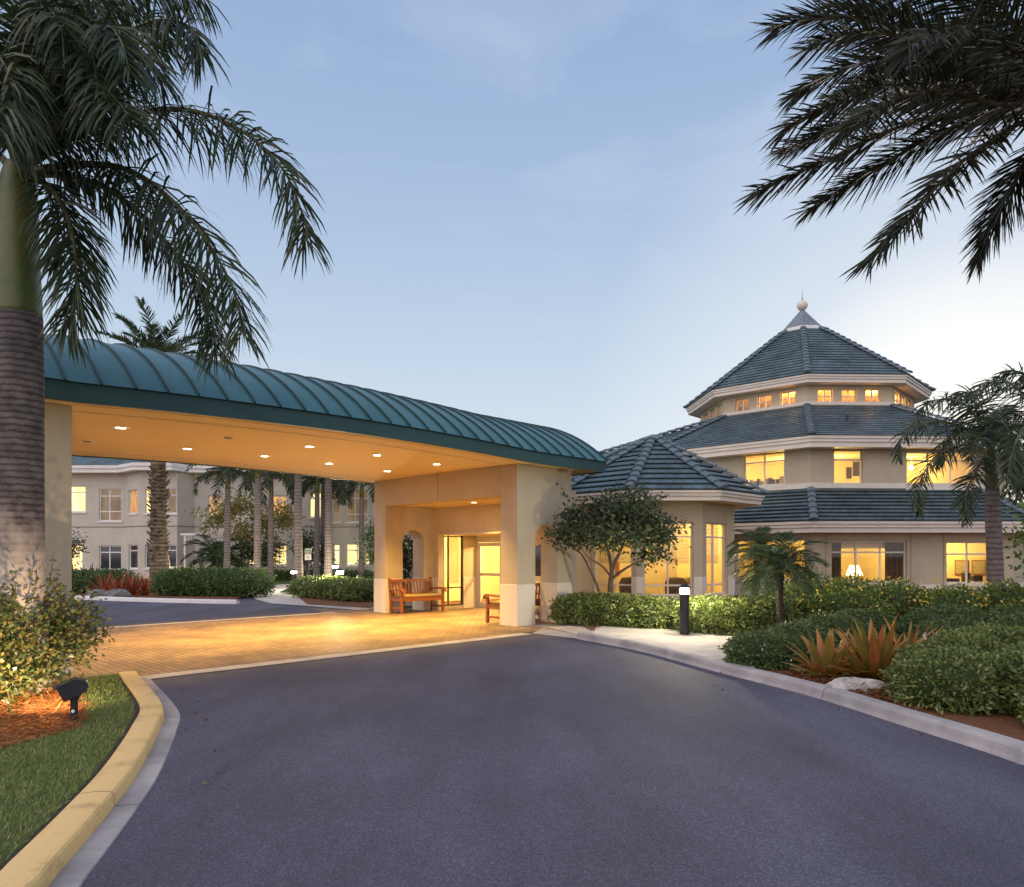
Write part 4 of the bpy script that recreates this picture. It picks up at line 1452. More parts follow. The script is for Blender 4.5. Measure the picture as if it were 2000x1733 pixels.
for i in range(len(pts) - 1):
    a, b = pts[i], pts[i + 1]
    hs = []
    for (p0, p1, yt, yb, cols, rows, gm) in segs.get(i, []):
        x0, x1 = fx(p0, a, b), fx(p1, a, b); xm = (x0 + x1) / 2
        h = (x0, x1, fz(yb, xm, a, b), fz(yt, xm, a, b)); hs.append(h); wl.append((a, b, h, cols, rows, gm))
    # nested: split walls by floor so that window columns do not clash
    wall_face(mb, a, b, -.02, 7.0, hs, .14)
ww = mb.build('wall', M['far_wall'], wing)
for (a, b, h, cols, rows, gm) in wl:
    make_window(wing, a, b, h, cols, rows, 'white', glass=gm, sill='white', fw=.07)
bd_ = MB()
for i in range(len(pts) - 1):
    a, b = pts[i], pts[i + 1]
    d = (b - a).normalized(); no = Vector((d.y, -d.x, 0)) * .03
    for z0, z1 in ((3.42, 3.46),):
        bd_.face([a + no + Vector((0, 0, z0)), b + no + Vector((0, 0, z0)), b + no + Vector((0, 0, z1)), a + no + Vector((0, 0, z1))])
bd_.build('wall_joint', M['groove'], wing)
ev = [p + Vector((0, -.75, 0)) for p in pts]
fa = MB()
for i in range(len(ev) - 1):
    a, b = ev[i], ev[i + 1]; a2, b2 = pts[i], pts[i + 1]
    U = lambda p, z: p + Vector((0, 0, z))
    fa.face([U(a2, 6.98), U(b2, 6.98), U(b, 6.98), U(a, 6.98)])
    fa.face([U(a, 6.98), U(b, 6.98), U(b, 7.22), U(a, 7.22)])
    o = Vector((0, -.1, 0))
    fa.face([U(a, 7.22), U(b, 7.22), U(b + o, 7.24), U(a + o, 7.24)])
    fa.face([U(a + o, 7.24), U(b + o, 7.24), U(b + o, 7.45), U(a + o, 7.45)])
fa.build('fascia', M['white'], wing)
rf = MB()
nr = 12
for i in range(len(ev) - 1):
    a, b = ev[i] + Vector((0, -.12, 0)), ev[i + 1] + Vector((0, -.12, 0))
    for k in range(nr):
        t0, t1 = k / nr, (k + 1) / nr  # darker green than the leaves: inner shade of the plants painted in
        q = lambda p, t, l=0: Vector((p.x, p.y + (YW + 4.5 - p.y) * t, 7.45 + 2.6 * t + l))
        rf.face([q(a, t0, .05), q(b, t0, .05), q(b, t1), q(a, t1)], [(a.x, k + .02), (b.x, k + .02), (b.x, k + .98), (a.x, k + .98)])
        rf.face([q(a, t0), q(b, t0), q(b, t0, .05), q(a, t0, .05)], [(a.x, k + .02), (b.x, k + .02), (b.x, k + .03), (a.x, k + .03)])
rf.build('roof', M['tile'], wing)
blk = MB(); blk.box((-62, YW + .3, 0), (-3.5, YW + 10, 6.9)); blk.build('wing_body', M['far_wall'], wing)
# white garden arbour against the wing
pg = thing('arbour', 'white slatted garden arbour standing against the far wing', 'arbour', (XW(378, 44), 44.0, 0))
for px in (362, 402):
    q = MB(); q.box((XW(px, 44) - .05, 43.9, 0), (XW(px, 44) + .05, 44.0, ZW(1046, 44))); q.build('post', M['white'], pg)
q = MB(); q.box((XW(354, 44), 43.86, ZW(1046, 44)), (XW(410, 44), 44.04, ZW(1042, 44))); q.build('top_rail', M['white'], pg)
q = MB()
q.box((XW(362, 44) + .05, 43.93, ZW(1058, 44)), (XW(402, 44) - .05, 43.97, ZW(1056.5, 44)))
for k in range(8):
    x = lerp(XW(365, 44), XW(399, 44), k / 7); q.box((x - .02, 43.92, ZW(1056.5, 44)), (x + .02, 43.98, ZW(1046, 44)))
q.build('slat_panel', M['white'], pg)

# ------------------------------------------------------------------ planting: builders
M['hedge'] = leafmat('hedge_leaf', [(0.065, 0.120, 0.029), (0.111, 0.176, 0.039), (0.182, 0.234, 0.058), (0.299, 0.312, 0.117), (0.130, 0.182, 0.046)], .25, .38)
M['hedge_far'] = leafmat('far_hedge_leaf', [(0.058, 0.112, 0.037), (0.102, 0.174, 0.053), (0.143, 0.204, 0.061)], .25, .45)
M['allam'] = leafmat('yellow_flower_shrub_leaf', [(0.084, 0.144, 0.024), (0.156, 0.228, 0.042), (0.264, 0.312, 0.072), (0.132, 0.192, 0.036)], .3, .4)
M['bushleaf'] = leafmat('left_bush_leaf', [(0.053, 0.090, 0.027), (0.090, 0.128, 0.038), (0.150, 0.150, 0.045), (0.225, 0.150, 0.053)], .3, .4)
M['treeleaf'] = leafmat('dark_tree_leaf', [(0.027, 0.051, 0.024), (0.045, 0.075, 0.033), (0.075, 0.105, 0.045), (0.128, 0.150, 0.075)], .2, .4)
M['limeleaf'] = leafmat('lime_tree_leaf', [(0.065, 0.130, 0.019), (0.117, 0.195, 0.033), (0.182, 0.247, 0.052)], .3, .4)
M['yellowtree'] = leafmat('yellow_tree_leaf', [(0.208, 0.195, 0.046), (0.312, 0.286, 0.078), (0.143, 0.156, 0.039)], .35, .5)
M['flower'] = leafmat('yellow_petal', [(0.75, 0.50, 0.05), (0.85, 0.65, 0.12), (0.80, 0.60, 0.2)], .2, .5)
M['pinkflower'] = leafmat('pale_petal', [(0.75, 0.65, 0.60), (0.8, 0.72, 0.7)], .2, .5)
M['brom'] = leafmat('orange_bromeliad_leaf', [(0.30, 0.19, 0.035), (0.42, 0.16, 0.03), (0.26, 0.22, 0.05), (0.50, 0.17, 0.055), (0.34, 0.22, 0.04), (0.20, 0.19, 0.05)], .25, .38)
M['bromred'] = leafmat('red_bromeliad_leaf', [(0.264, 0.066, 0.036), (0.384, 0.096, 0.042), (0.312, 0.132, 0.048)], .25, .4)
M['bromdark'] = leafmat('dark_spiky_leaf', [(0.084, 0.077, 0.028), (0.140, 0.098, 0.049), (0.168, 0.168, 0.042)], .2, .4)
M['royal'] = leafmat('royal_palm_leaflet', [(0.025, 0.046, 0.021), (0.041, 0.067, 0.025), (0.063, 0.083, 0.034)], .2, .38)
M['date'] = leafmat('date_palm_leaflet', [(0.020, 0.030, 0.016), (0.032, 0.042, 0.020), (0.055, 0.050, 0.026)], .15, .42)
M['pygmy'] = leafmat('pygmy_palm_leaflet', [(0.036, 0.065, 0.026), (0.058, 0.098, 0.039), (0.078, 0.130, 0.052)], .25, .4)
M['rachis'] = mat('palm_rachis', (0.10, 0.10, 0.035), (0.15, 0.13, 0.05), 0.5, 6)
M['rachis_dark'] = mat('date_palm_rachis', (0.10, 0.075, 0.035), (0.16, 0.12, 0.055), 0.5, 6)
M['shaft'] = mat('crownshaft_green', (0.065, 0.10, 0.02), (0.17, 0.135, 0.045), 0.45, 1.6, 0.25, 14, detail=10, ramp=(0.42, 0.66))


def trunkmat(name, c1, c2, ring, rscale, pale=None, z_pale=(0.2, 1.6)):
    m = mat(name, c1, c2, .9, 5.0, .6, 30, detail=9)
    t = m.node_tree; b = t.nodes['Principled BSDF']
    src = b.inputs['Base Color'].links[0].from_socket
    co = t.nodes.new('ShaderNodeTexCoord')
    wv = t.nodes.new('ShaderNodeTexWave'); wv.wave_type = 'BANDS'; wv.bands_direction = 'Z'
    wv.inputs['Scale'].default_value = rscale; wv.inputs['Distortion'].default_value = 2.6; wv.inputs['Detail'].default_value = 6; wv.inputs['Detail Scale'].default_value = 2.6; wv.inputs['Detail Roughness'].default_value = .65
    t.links.new(co.outputs['Object'], wv.inputs['Vector'])
    r = t.nodes.new('ShaderNodeValToRGB')
    r.color_ramp.elements[0].position = .08; r.color_ramp.elements[0].color = (ring, ring, ring, 1)
    r.color_ramp.elements[1].position = .55; r.color_ramp.elements[1].color = (1, 1, 1, 1)
    t.links.new(wv.outputs['Fac'], r.inputs['Fac'])
    mu = t.nodes.new('ShaderNodeMix'); mu.data_type = 'RGBA'; mu.blend_type = 'MULTIPLY'; mu.inputs['Factor'].default_value = 1
    t.links.new(src, mu.inputs['A']); t.links.new(r.outputs['Color'], mu.inputs['B'])
    res = mu.outputs['Result']
    if pale:      # lower trunk paled by lichen and painted-in uplight, broken edge
        sp = t.nodes.new('ShaderNodeSeparateXYZ'); t.links.new(co.outputs['Object'], sp.inputs['Vector'])
        n = t.nodes.new('ShaderNodeTexNoise'); n.inputs['Scale'].default_value = 6; n.inputs['Detail'].default_value = 8
        t.links.new(co.outputs['Object'], n.inputs['Vector'])
        ad = t.nodes.new('ShaderNodeMath'); ad.operation = 'MULTIPLY_ADD'; ad.inputs[1].default_value = 1.3
        t.links.new(n.outputs['Fac'], ad.inputs[0]); t.links.new(sp.outputs['Z'], ad.inputs[2])
        mr = t.nodes.new('ShaderNodeMapRange'); mr.inputs['From Min'].default_value = z_pale[1] + .65; mr.inputs['From Max'].default_value = z_pale[0] + .65
        t.links.new(ad.outputs[0], mr.inputs['Value'])
        m2 = t.nodes.new('ShaderNodeMix'); m2.data_type = 'RGBA'
        t.links.new(mr.outputs['Result'], m2.inputs['Factor']); t.links.new(res, m2.inputs['A']); m2.inputs['B'].default_value = (*pale, 1)
        res = m2.outputs['Result']
    t.links.new(res, b.inputs['Base Color'])
    return m


M['trunk_royal'] = trunkmat('royal_trunk', (0.06, 0.05, 0.052), (0.165, 0.138, 0.132), .42, 4.3, (0.44, 0.38, 0.34), (1.15, 2.1))
M['trunk_grey'] = trunkmat('grey_palm_trunk', (0.17, 0.14, 0.135), (0.25, 0.21, 0.20), .55, 2.2)
M['trunk_boot'] = trunkmat('booted_trunk', (0.14, 0.10, 0.06), (0.26, 0.20, 0.13), .4, 2.0)
M['trunk_thin'] = mat('thin_palm_trunk', (0.03, 0.022, 0.018), (0.06, 0.045, 0.035), .95, 12, .6, 40)


def leafcloud(name, blobs, n, ln, wd, m, parent=None, jit=.18, droop=.15, upb=.35, clump=0, outw=1.0, zmin=.1):
    """leaves on the surfaces of overlapping rounded masses; blobs: (cx,cy,cz,rx,ry,rz,pow)"""
    B = np.array([b[:6] for b in blobs], dtype=float)
    pw = np.array([b[6] if len(b) > 6 else 2.0 for b in blobs])
    area = (B[:, 3] * B[:, 4] + B[:, 3] * B[:, 5] + B[:, 4] * B[:, 5])
    pr = area / area.sum()
    P_, D_ = [], []
    tot = 0
    it = 0
    while tot < n and it < 60:
        it += 1
        k = rng.choice(len(B), size=n, p=pr)
        d = rng.normal(size=(n, 3)); d /= np.linalg.norm(d, axis=1)[:, None]
        p_ = pw[k][:, None]
        s = (np.abs(d) ** p_).sum(axis=1, keepdims=True) ** (-1 / p_)       # superellipsoid radius
        rad = 1 - np.abs(rng.normal(size=(n, 1))) * jit + rng.normal(size=(n, 1)) * jit * .25
        lump = 1 + .07 * np.sin(d[:, :1] * 9 + k[:, None]) * np.sin(d[:, 1:2] * 8 + 2 * k[:, None]) + .05 * np.sin(d[:, 2:3] * 13 + k[:, None])
        pts = B[k, :3] + d * s * rad * lump * B[k, 3:6]
        nrm = d / B[k, 3:6]; nrm /= np.linalg.norm(nrm, axis=1)[:, None]
        ok = pts[:, 2] > zmin
        for j in range(len(B)):
            q = (np.abs((pts - B[j, :3]) / B[j, 3:6]) ** pw[j]).sum(axis=1)
            ok &= (q > (.70) ** pw[j]) | (k == j)
        P_.append(pts[ok]); D_.append(nrm[ok]); tot += ok.sum()
    Pt = np.concatenate(P_)[:n]; Dn = np.concatenate(D_)[:n]
    if clump:
        # gather the leaves into sprays so that gaps open between them
        nc = max(8, len(Pt) // clump)
        c = Pt[rng.choice(len(Pt), nc)]
        a = rng.choice(nc, len(Pt))
        sz = rng.uniform(.5, 1.3, nc)[a][:, None]
        off = rng.normal(size=(len(Pt), 3)) * np.array([.5, .5, .38]) * sz
        Pt = c[a] + off * ln * 2.6
        Dn = off / (np.linalg.norm(off, axis=1)[:, None] + 1e-6)
        Pt[:, 2] = np.maximum(Pt[:, 2], zmin)
    dd = Dn * outw + rng.normal(size=Dn.shape) * .75 + np.array([0, 0, upb])
    return cards(name, m, Pt, dd, rng.uniform(.65, 1.25, len(Pt)) * ln, rng.uniform(.8, 1.2, len(Pt)) * wd, droop, parent)


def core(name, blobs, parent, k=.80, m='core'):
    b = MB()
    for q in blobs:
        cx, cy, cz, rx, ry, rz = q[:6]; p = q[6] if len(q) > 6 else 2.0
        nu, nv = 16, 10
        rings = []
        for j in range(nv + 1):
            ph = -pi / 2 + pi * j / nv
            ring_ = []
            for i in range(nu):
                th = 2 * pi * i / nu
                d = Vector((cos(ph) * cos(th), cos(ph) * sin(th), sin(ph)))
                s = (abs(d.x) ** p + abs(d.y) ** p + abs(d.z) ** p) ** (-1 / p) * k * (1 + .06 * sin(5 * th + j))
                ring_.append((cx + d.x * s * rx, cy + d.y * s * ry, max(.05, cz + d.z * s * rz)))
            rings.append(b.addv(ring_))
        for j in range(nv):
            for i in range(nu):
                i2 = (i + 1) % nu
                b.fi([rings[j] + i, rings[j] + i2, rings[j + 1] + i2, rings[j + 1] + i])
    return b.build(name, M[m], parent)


def shrub(name, label, cat, blobs, n, ln, wd, m, flowers=0, fm='flower', fsize=.05, group=None, kcore=.78, **kw):
    c = np.array([b[:2] for b in blobs]).mean(axis=0)
    t = thing(name, label, cat, (c[0], c[1], .05), group)
    for q in blobs: core('shade_core', [q], t, kcore)  # solid dark core stands in for the shaded inside
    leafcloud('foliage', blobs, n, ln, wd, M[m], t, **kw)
    if flowers:
        fb = [(q[0], q[1], q[2] + .03, q[3] * 1.07, q[4] * 1.07, q[5] * 1.07) + tuple(q[6:]) for q in blobs]
        f = leafcloud('blossoms', fb, flowers * 3, fsize, fsize * 1.1, M[fm], t, jit=.02, outw=.5, clump=3)
        f['kind'] = 'stuff'
    return t


def chain(pts, ry, rz, rx=None, p=2.6, z=None):
    """overlapping masses along a line of ground points"""
    r = []
    for q in pts:
        r.append((q[0], q[1], (z if z is not None else rz * .95), rx or ry * 1.1, ry * random.uniform(.92, 1.08), rz * random.uniform(.93, 1.07), p))
    return r


def along(a, b, n):
    return [(lerp(a[0], b[0], i / (n - 1)), lerp(a[1], b[1], i / (n - 1))) for i in range(n)]


# ---- palms
def curve(ctrl, n):
    return resample([Vector(c) for c in ctrl], n)


def frond(parent, ctrl, m, rm, n_leaf=60, ln=.5, wd=.028, hang=.5, fwd=.5, plum=(-.3, .5), r0=.03, t0=.10, tipk=.35, name='frond'):
    N_ = 40
    c = curve(ctrl, N_ + 1)
    b = MB()
    b.tube(c, [max(.004, r0 * (1 - .85 * i / N_)) for i in range(N_ + 1)], 5, True, 1)
    up0 = Vector((0, 0, 1))
    for s in (-1, 1):
        for i in range(n_leaf):
            t = t0 + (1 - t0) * (i + random.random() * .8) / n_leaf
            x = min(N_ - .001, t * N_); k = int(x); f = x - k
            p = c[k].lerp(c[k + 1], f)
            T = (c[min(k + 1, N_)] - c[max(k - 1, 0)]).normalized()
            Sd = T.cross(up0)
            if Sd.length < .15: Sd = T.cross(Vector((.3, .9, .1)))
            Sd.normalize()
            U = Sd.cross(T).normalized()
            e = random.uniform(*plum)
            d = (Sd * s * cos(e) + U * sin(e) + T * (fwd * (1 + 1.2 * t * t))).normalized()
            d = (d + Vector([random.gauss(0, .07) for _ in range(3)]) + Vector((0, 0, -hang * .45))).normalized()
            l = ln * min(1, .45 + 2.2 * (t - t0 + .02)) * (1 - (1 - tipk) * max(0, (t - .55) / .45) ** 1.5) * random.uniform(.8, 1.12)
            d2 = (d + Vector((0, 0, -hang * random.uniform(.25, .55)))).normalized()
            d3 = (d2 + Vector((0, 0, -hang * .4))).normalized()
            wv = d.cross(U if random.random() < .6 else Sd)
            if wv.length < .1: wv = d.cross(T)
            wv = wv.normalized() * wd * .5
            m1 = p + d * l * .4; m2 = m1 + d2 * l * .35; tp = m2 + d3 * l * .28
            q = b.addv([p - wv * .6, p + wv * .6, m1 + wv, m1 - wv, m2 + wv * .75, m2 - wv * .75, tp])
            b.fi([q, q + 1, q + 2, q + 3]); b.fi([q + 3, q + 2, q + 4, q + 5]); b.fi([q + 5, q + 4, q + 6])
    return b.build(name, [m, rm], parent)


def gen_frond(base, az, el0, drop, length, n=7):
    p = Vector(base); r = [p.copy()]
    for i in range(n):
        t = (i + .5) / n
        el = el0 - drop * t ** 1.25
        p = p + Vector((sin(az) * cos(el), -cos(az) * cos(el), sin(el))) * length / n
        r.append(p.copy())
    return r


def ringtrunk(pts, radii, n=16, rough=.04):
    b = MB()
    c = curve(pts, 60)
    rr = []
    for i in range(60):
        x = i / 59 * (len(radii) - 1); k = min(int(x), len(radii) - 2)
        rr.append(lerp(radii[k], radii[k + 1], x - k) * (1 + rough * sin(i * 2.6) * .5 + random.uniform(-rough, rough) * .5))
    b.tube(c, rr, n)
    return b


# ---- big royal palm at the left edge
Yp = 8.0
px0 = (38 - 1000) / F * Yp
lp_ = thing('royal_palm', 'big royal palm with thick ringed trunk, green crownshaft and drooping fronds at the left pillar', 'palm tree', (px0, Yp, .08), None)
zc0, zc1 = CAM_Z + (HZ - 622) * Yp / F, CAM_Z + (HZ - 348) * Yp / F
ringtrunk([(px0 - .01, Yp, 0.0), (px0, Yp, .5), (px0, Yp, 2), (px0 - .005, Yp, 3.2), (px0 - .01, Yp, zc0 + .03)], [.33, .27, .245, .24, .245, .235], 28, .012).build('trunk', M['trunk_royal'], lp_, smooth=True)
b = MB(); b.tube(curve([(px0 - .01, Yp, zc0), (px0 - .02, Yp, zc0 + .25), (px0 - .03, Yp, zc0 + .8), (px0 - .02, Yp, zc1 - .2), (px0, Yp, zc1 + .15)], 24), [.228, .233, .236, .236, .235, .233, .23, .228, .226, .224, .222, .22, .217, .214, .211, .208, .205, .20, .196, .19, .18, .17, .155, .13], 28)
b.build('crownshaft', M['shaft'], lp_, smooth=True)
KF = [
    [(50, 330, 8), (140, 268, 7.9), (250, 224, 7.7), (370, 208, 7.5), (480, 245, 7.4), (568, 320, 7.3), (612, 410, 7.3), (620, 480, 7.3)],
    [(55, 340, 8), (150, 345, 8.1), (240, 385, 8.3), (330, 470, 8.5), (395, 560, 8.6), (430, 640, 8.6), (438, 700, 8.6)],
    [(55, 335, 8), (160, 320, 7.8), (260, 332, 7.6), (350, 395, 7.4), (425, 485, 7.3), (478, 585, 7.2), (492, 665, 7.2)],
    [(55, 345, 8), (100, 368, 7.7), (138, 440, 7.5), (152, 530, 7.4), (150, 600, 7.4), (136, 650, 7.4)],
    [(50, 320, 8), (100, 220, 8), (170, 120, 8), (260, 50, 7.9), (330, 25, 7.8), (385, 40, 7.7), (410, 90, 7.7)],
    [(45, 320, 8), (70, 180, 8.2), (130, 60, 8.4), (220, -30, 8.6), (320, -50, 8.8), (420, -20, 9)],
    [(40, 320, 8), (60, 180, 7.6), (120, 70, 7.2), (190, 30, 6.9), (240, 60, 6.7), (262, 130, 6.6)],
    [(30, 320, 8), (0, 200, 8.2), (-60, 90, 8.4), (-150, 60, 8.6), (-250, 150, 8.8), (-290, 280, 8.9)],
    [(25, 330, 8), (-50, 270, 7.9), (-150, 280, 7.8), (-230, 400, 7.7), (-260, 540, 7.7)],
    [(35, 320, 8), (40, 200, 7.2), (30, 120, 6.6), (10, 150, 6.1), (-10, 250, 5.8)],
    [(45, 315, 8), (85, 150, 7.5), (140, 70, 7.0), (185, 100, 6.7), (200, 200, 6.5)],
    [(50, 310, 8), (85, 200, 9), (130, 160, 9.8), (190, 190, 10.4), (230, 270, 10.8)],
    [(40, 300, 8), (50, 100, 8), (80, -80, 8.1), (150, -200, 8.3)],
    [(35, 310, 8), (20, 120, 7.7), (50, 0, 7.4), (110, -40, 7.2), (160, 0, 7.1), (180, 60, 7.1)],
    [(45, 320, 8), (110, 250, 7.4), (170, 190, 6.9), (220, 180, 6.6), (260, 220, 6.4)],
    [(42, 315, 8), (75, 200, 7.8), (130, 110, 7.6), (200, 70, 7.5), (280, 90, 7.4), (330, 150, 7.3)],
    [(38, 310, 8), (50, 160, 8.4), (90, 20, 8.8), (160, -60, 9.1), (260, -90, 9.3)],
    [(35, 310, 8), (30, 150, 7.4), (60, 30, 6.9), (90, 0, 6.6), (130, 40, 6.4)],
    [(32, 315, 8), (-5, 220, 7.4), (-20, 130, 6.9), (-10, 100, 6.5), (20, 150, 6.2), (40, 260, 6.0)],
    [(40, 305, 8), (70, 130, 8.3), (120, 20, 8.5), (200, -10, 8.7), (290, 10, 8.8), (350, 70, 8.9)],
]
pull = lambda kf, k: [kf[0]] + [tuple(kf[0][a] + (q[a] - kf[0][a]) * k for a in range(3)) for q in kf[1:]]
for i, kf in enumerate(KF):
    kf = pull(kf, .955)
    frond(lp_, [P(*q) for q in kf], M['royal'], M['rachis'], 190 if i < 7 else 120, .66, .024, 1.0, .34, (-1.25, 1.1), .045, .10, .72)

# ---- date palm leaning in from the upper right
xd = (2110 - 1000) / F * 8.0
dp = thing('date_palm', 'tall date palm whose dark feathery fronds reach in at the upper right corner', 'palm tree', (xd + .1, 8.0, .08))
zd = CAM_Z + (HZ - 200) * 8.0 / F
ringtrunk([(xd + .15, 8.0, 0), (xd + .12, 8.0, 3), (xd, 8.0, zd + .1)], [.26, .22, .22, .25], 16, .08).build('trunk', M['trunk_boot'], dp)
S0 = (2095, 195, 8.0)
DF = [
    [S0, (1900, 100, 8.1), (1700, 38, 8.3), (1570, 25, 8.5), (1480, 45, 8.6)],
    [S0, (1900, 128, 7.7), (1720, 62, 7.4), (1610, 62, 7.2), (1545, 92, 7.1)],
    [S0, (1900, 150, 8.2), (1730, 108, 8.4), (1600, 140, 8.6), (1520, 186, 8.7)],
    [S0, (1900, 168, 7.7), (1720, 162, 7.4), (1585, 210, 7.1), (1500, 252, 7.0)],
    [S0, (1920, 196, 8.3), (1760, 196, 8.6), (1610, 252, 8.9), (1496, 300, 9.0)],
    [S0, (1930, 222, 7.9), (1780, 236, 7.7), (1605, 312, 7.5), (1450, 382, 7.4)],
    [S0, (1940, 236, 8.4), (1805, 272, 8.7), (1665, 352, 9.0), (1552, 420, 9.1)],
    [S0, (1960, 258, 7.7), (1860, 330, 7.4), (1765, 430, 7.1), (1678, 522, 7.0)],
    [S0, (2025, 290, 8.3), (1972, 370, 8.6), (1930, 450, 8.8), (1902, 520, 8.9)],
    [S0, (1950, 205, 7.4), (1830, 175, 6.9), (1700, 205, 6.5), (1620, 270, 6.3)],
    [S0, (1960, 180, 8.7), (1830, 140, 9.3), (1700, 150, 9.8), (1600, 190, 10.2)],
    [S0, (1960, 90, 8), (1850, -10, 8), (1730, -50, 8), (1630, -50, 8)],
    [S0, (1990, 60, 7.6), (1900, -60, 7.3), (1780, -120, 7.0)],
    [S0, (1950, 120, 8.6), (1820, 50, 9.1), (1700, 10, 9.5), (1590, 0, 9.8)],
    [S0, (2060, 20, 8.4), (2000, -130, 8.8), (1900, -220, 9)],
    [S0, (2020, 130, 7.2), (1930, 60, 6.5), (1830, 50, 6.0), (1750, 90, 5.7)],
    [S0, (2180, 60, 8), (2330, 20, 8), (2480, 110, 8), (2560, 250, 8)],
    [S0, (2200, 180, 7.6), (2350, 220, 7.2), (2460, 340, 7.0)],
    [S0, (2150, 280, 7.2), (2210, 400, 6.8), (2240, 520, 6.6)],
    [S0, (2160, 100, 9), (2250, 60, 10), (2350, 120, 10.8)],
    [S0, (2090, 260, 8.8), (2060, 330, 9.3), (2030, 420, 9.6)],
]
for kf in DF:
    kf = pull(kf, .945)
    frond(dp, [P(*q) for q in kf], M['date'], M['rachis_dark'], 190, .54, .021, .22, .85, (-.7, .9), .032, .14, .62)

# ---- royal palms at the right by the rotunda
def zk(pts, ys):
    return [P(1720 + x * .2887, 700 + y * .2887, Y) for (x, y), Y in zip(pts, ys)]


Yr = 19.0
xr = (1942 - 1000) / F * Yr
rp = thing('royal_palm', 'smaller palm with grey trunk and drooping fronds in front of the octagonal building', 'palm tree', (xr, Yr, .08))
zr1, zr0 = CAM_Z + (HZ - 960) * Yr / F, CAM_Z + (HZ - 868) * Yr / F
ringtrunk([(xr + .06, Yr, 0), (xr + .03, Yr, 1), (xr - .02, Yr, 2.4), (xr - .05, Yr, zr1 + .05)], [.25, .21, .19, .19, .17], 18, .02).build('trunk', M['trunk_grey'], rp, smooth=True)
b = MB(); b.tube(curve([(xr - .05, Yr, zr1), (xr - .08, Yr, zr1 + .5), (xr - .10, Yr, zr0)], 12), [.16, .165, .165, .16, .155, .15, .145, .14, .13, .12, .10, .08], 16)
b.build('crownshaft', M['shaft'], rp, smooth=True)
RF = [([(715, 560), (610, 350), (470, 275), (330, 300), (250, 370)], (19, 18.9, 18.8, 18.7, 18.6)),
      ([(715, 570), (570, 470), (390, 430), (210, 470), (120, 580), (115, 690)], (19, 18.7, 18.4, 18.1, 18, 18)),
      ([(715, 590), (560, 585), (410, 640), (290, 780), (245, 940), (258, 1060)], (19, 18.6, 18.3, 18.1, 18, 18)),
      ([(720, 620), (650, 760), (590, 880), (575, 1000), (582, 1110)], (19, 18.5, 18.2, 18, 18)),
      ([(720, 540), (700, 380), (640, 250), (560, 230), (490, 290)], (19, 19.2, 19.5, 19.8, 20)),
      ([(735, 540), (820, 390), (930, 380), (1020, 470)], (19, 19.2, 19.5, 19.7)),
      ([(740, 560), (860, 560), (930, 700), (950, 880)], (19, 18.7, 18.4, 18.2)),
      ([(725, 560), (620, 480), (500, 500), (420, 600), (380, 740)], (19, 19.6, 20.1, 20.4, 20.5)),
      ([(725, 560), (760, 380), (830, 330), (900, 350)], (19, 19.8, 20.4, 20.9)),
      ([(725, 570), (690, 520), (640, 560), (600, 680)], (19, 18, 17.3, 16.9)),
      ([(735, 570), (830, 520), (900, 620), (920, 760)], (19, 19.8, 20.3, 20.6)),
      ([(735, 560), (790, 440), (860, 470), (880, 600)], (19, 18.2, 17.6, 17.3))]
for q, ys in RF:
    frond(rp, zk(q, ys), M['royal'], M['rachis'], 95, .62, .036, .7, .4, (-1.1, 1.1), .035, .12)
Y2 = 17.0
x2 = (2060 - 1000) / F * Y2
r2 = thing('royal_palm', 'palm at the right edge whose fronds arch above the smaller grey-trunked palm', 'palm tree', (x2, Y2, .08))
z2 = CAM_Z + (HZ - 830) * Y2 / F
ringtrunk([(x2, Y2, 0), (x2, Y2, 2), (x2 - .02, Y2, z2)], [.25, .21, .18, .12], 16, .02).build('trunk', M['trunk_grey'], r2, smooth=True)
for q, ys in [([(1170, 450), (1060, 300), (940, 220), (830, 150), (700, 180), (610, 270)], (17, 17, 16.9, 16.8, 16.7, 16.6)),
              ([(1170, 460), (1060, 400), (960, 480), (890, 640), (860, 800), (855, 930)], (17, 16.6, 16.3, 16.1, 16, 16)),
              ([(1170, 470), (1080, 500), (1000, 640), (950, 820), (930, 960)], (17, 16.8, 16.6, 16.5, 16.4)),
              ([(1170, 440), (1090, 240), (990, 120), (870, 90), (780, 130)], (17, 17.3, 17.6, 17.9, 18.1)),
              ([(1170, 440), (1250, 250), (1380, 250), (1480, 420)], (17, 17, 17, 17)),
              ([(1180, 460), (1300, 480), (1380, 640), (1400, 800)], (17, 16.7, 16.5, 16.4)),
              ([(1170, 440), (1180, 250), (1230, 130), (1330, 100)], (17, 17.5, 18, 18.4))]:
    frond(r2, zk(q, ys), M['royal'], M['rachis'], 95, .62, .033, .7, .4, (-1.1, 1.1), .035, .12)

# ---- pygmy date palms
def pygmy(loc, h, nf, fl, label, group, seed=1, lean=.1, ln=.26, wd=.016, tr=.06):
    random.seed(seed)
    t = thing('pygmy_date_palm', label, 'palm tree', loc, group)
    x, y, z = loc
    ringtrunk([(x, y, 0), (x + lean * .3, y, h * .5), (x + lean, y, h)], [tr * 1.2, tr, tr * 1.0, tr * 1.5], 10, .12).build('trunk', M['trunk_thin'], t)
    for i in range(nf):
        az = i * 2.39996 + random.uniform(-.2, .2)
        el = radians(lerp(78, -8, i / nf))
        frond(t, gen_frond((x + lean, y, h), az, el, radians(random.uniform(60, 95)), fl * random.uniform(.8, 1.1)), M['pygmy'], M['rachis'], 60, ln, wd * .7, .25, .6, (-.1, .5), .010, .12, .5)
    return t


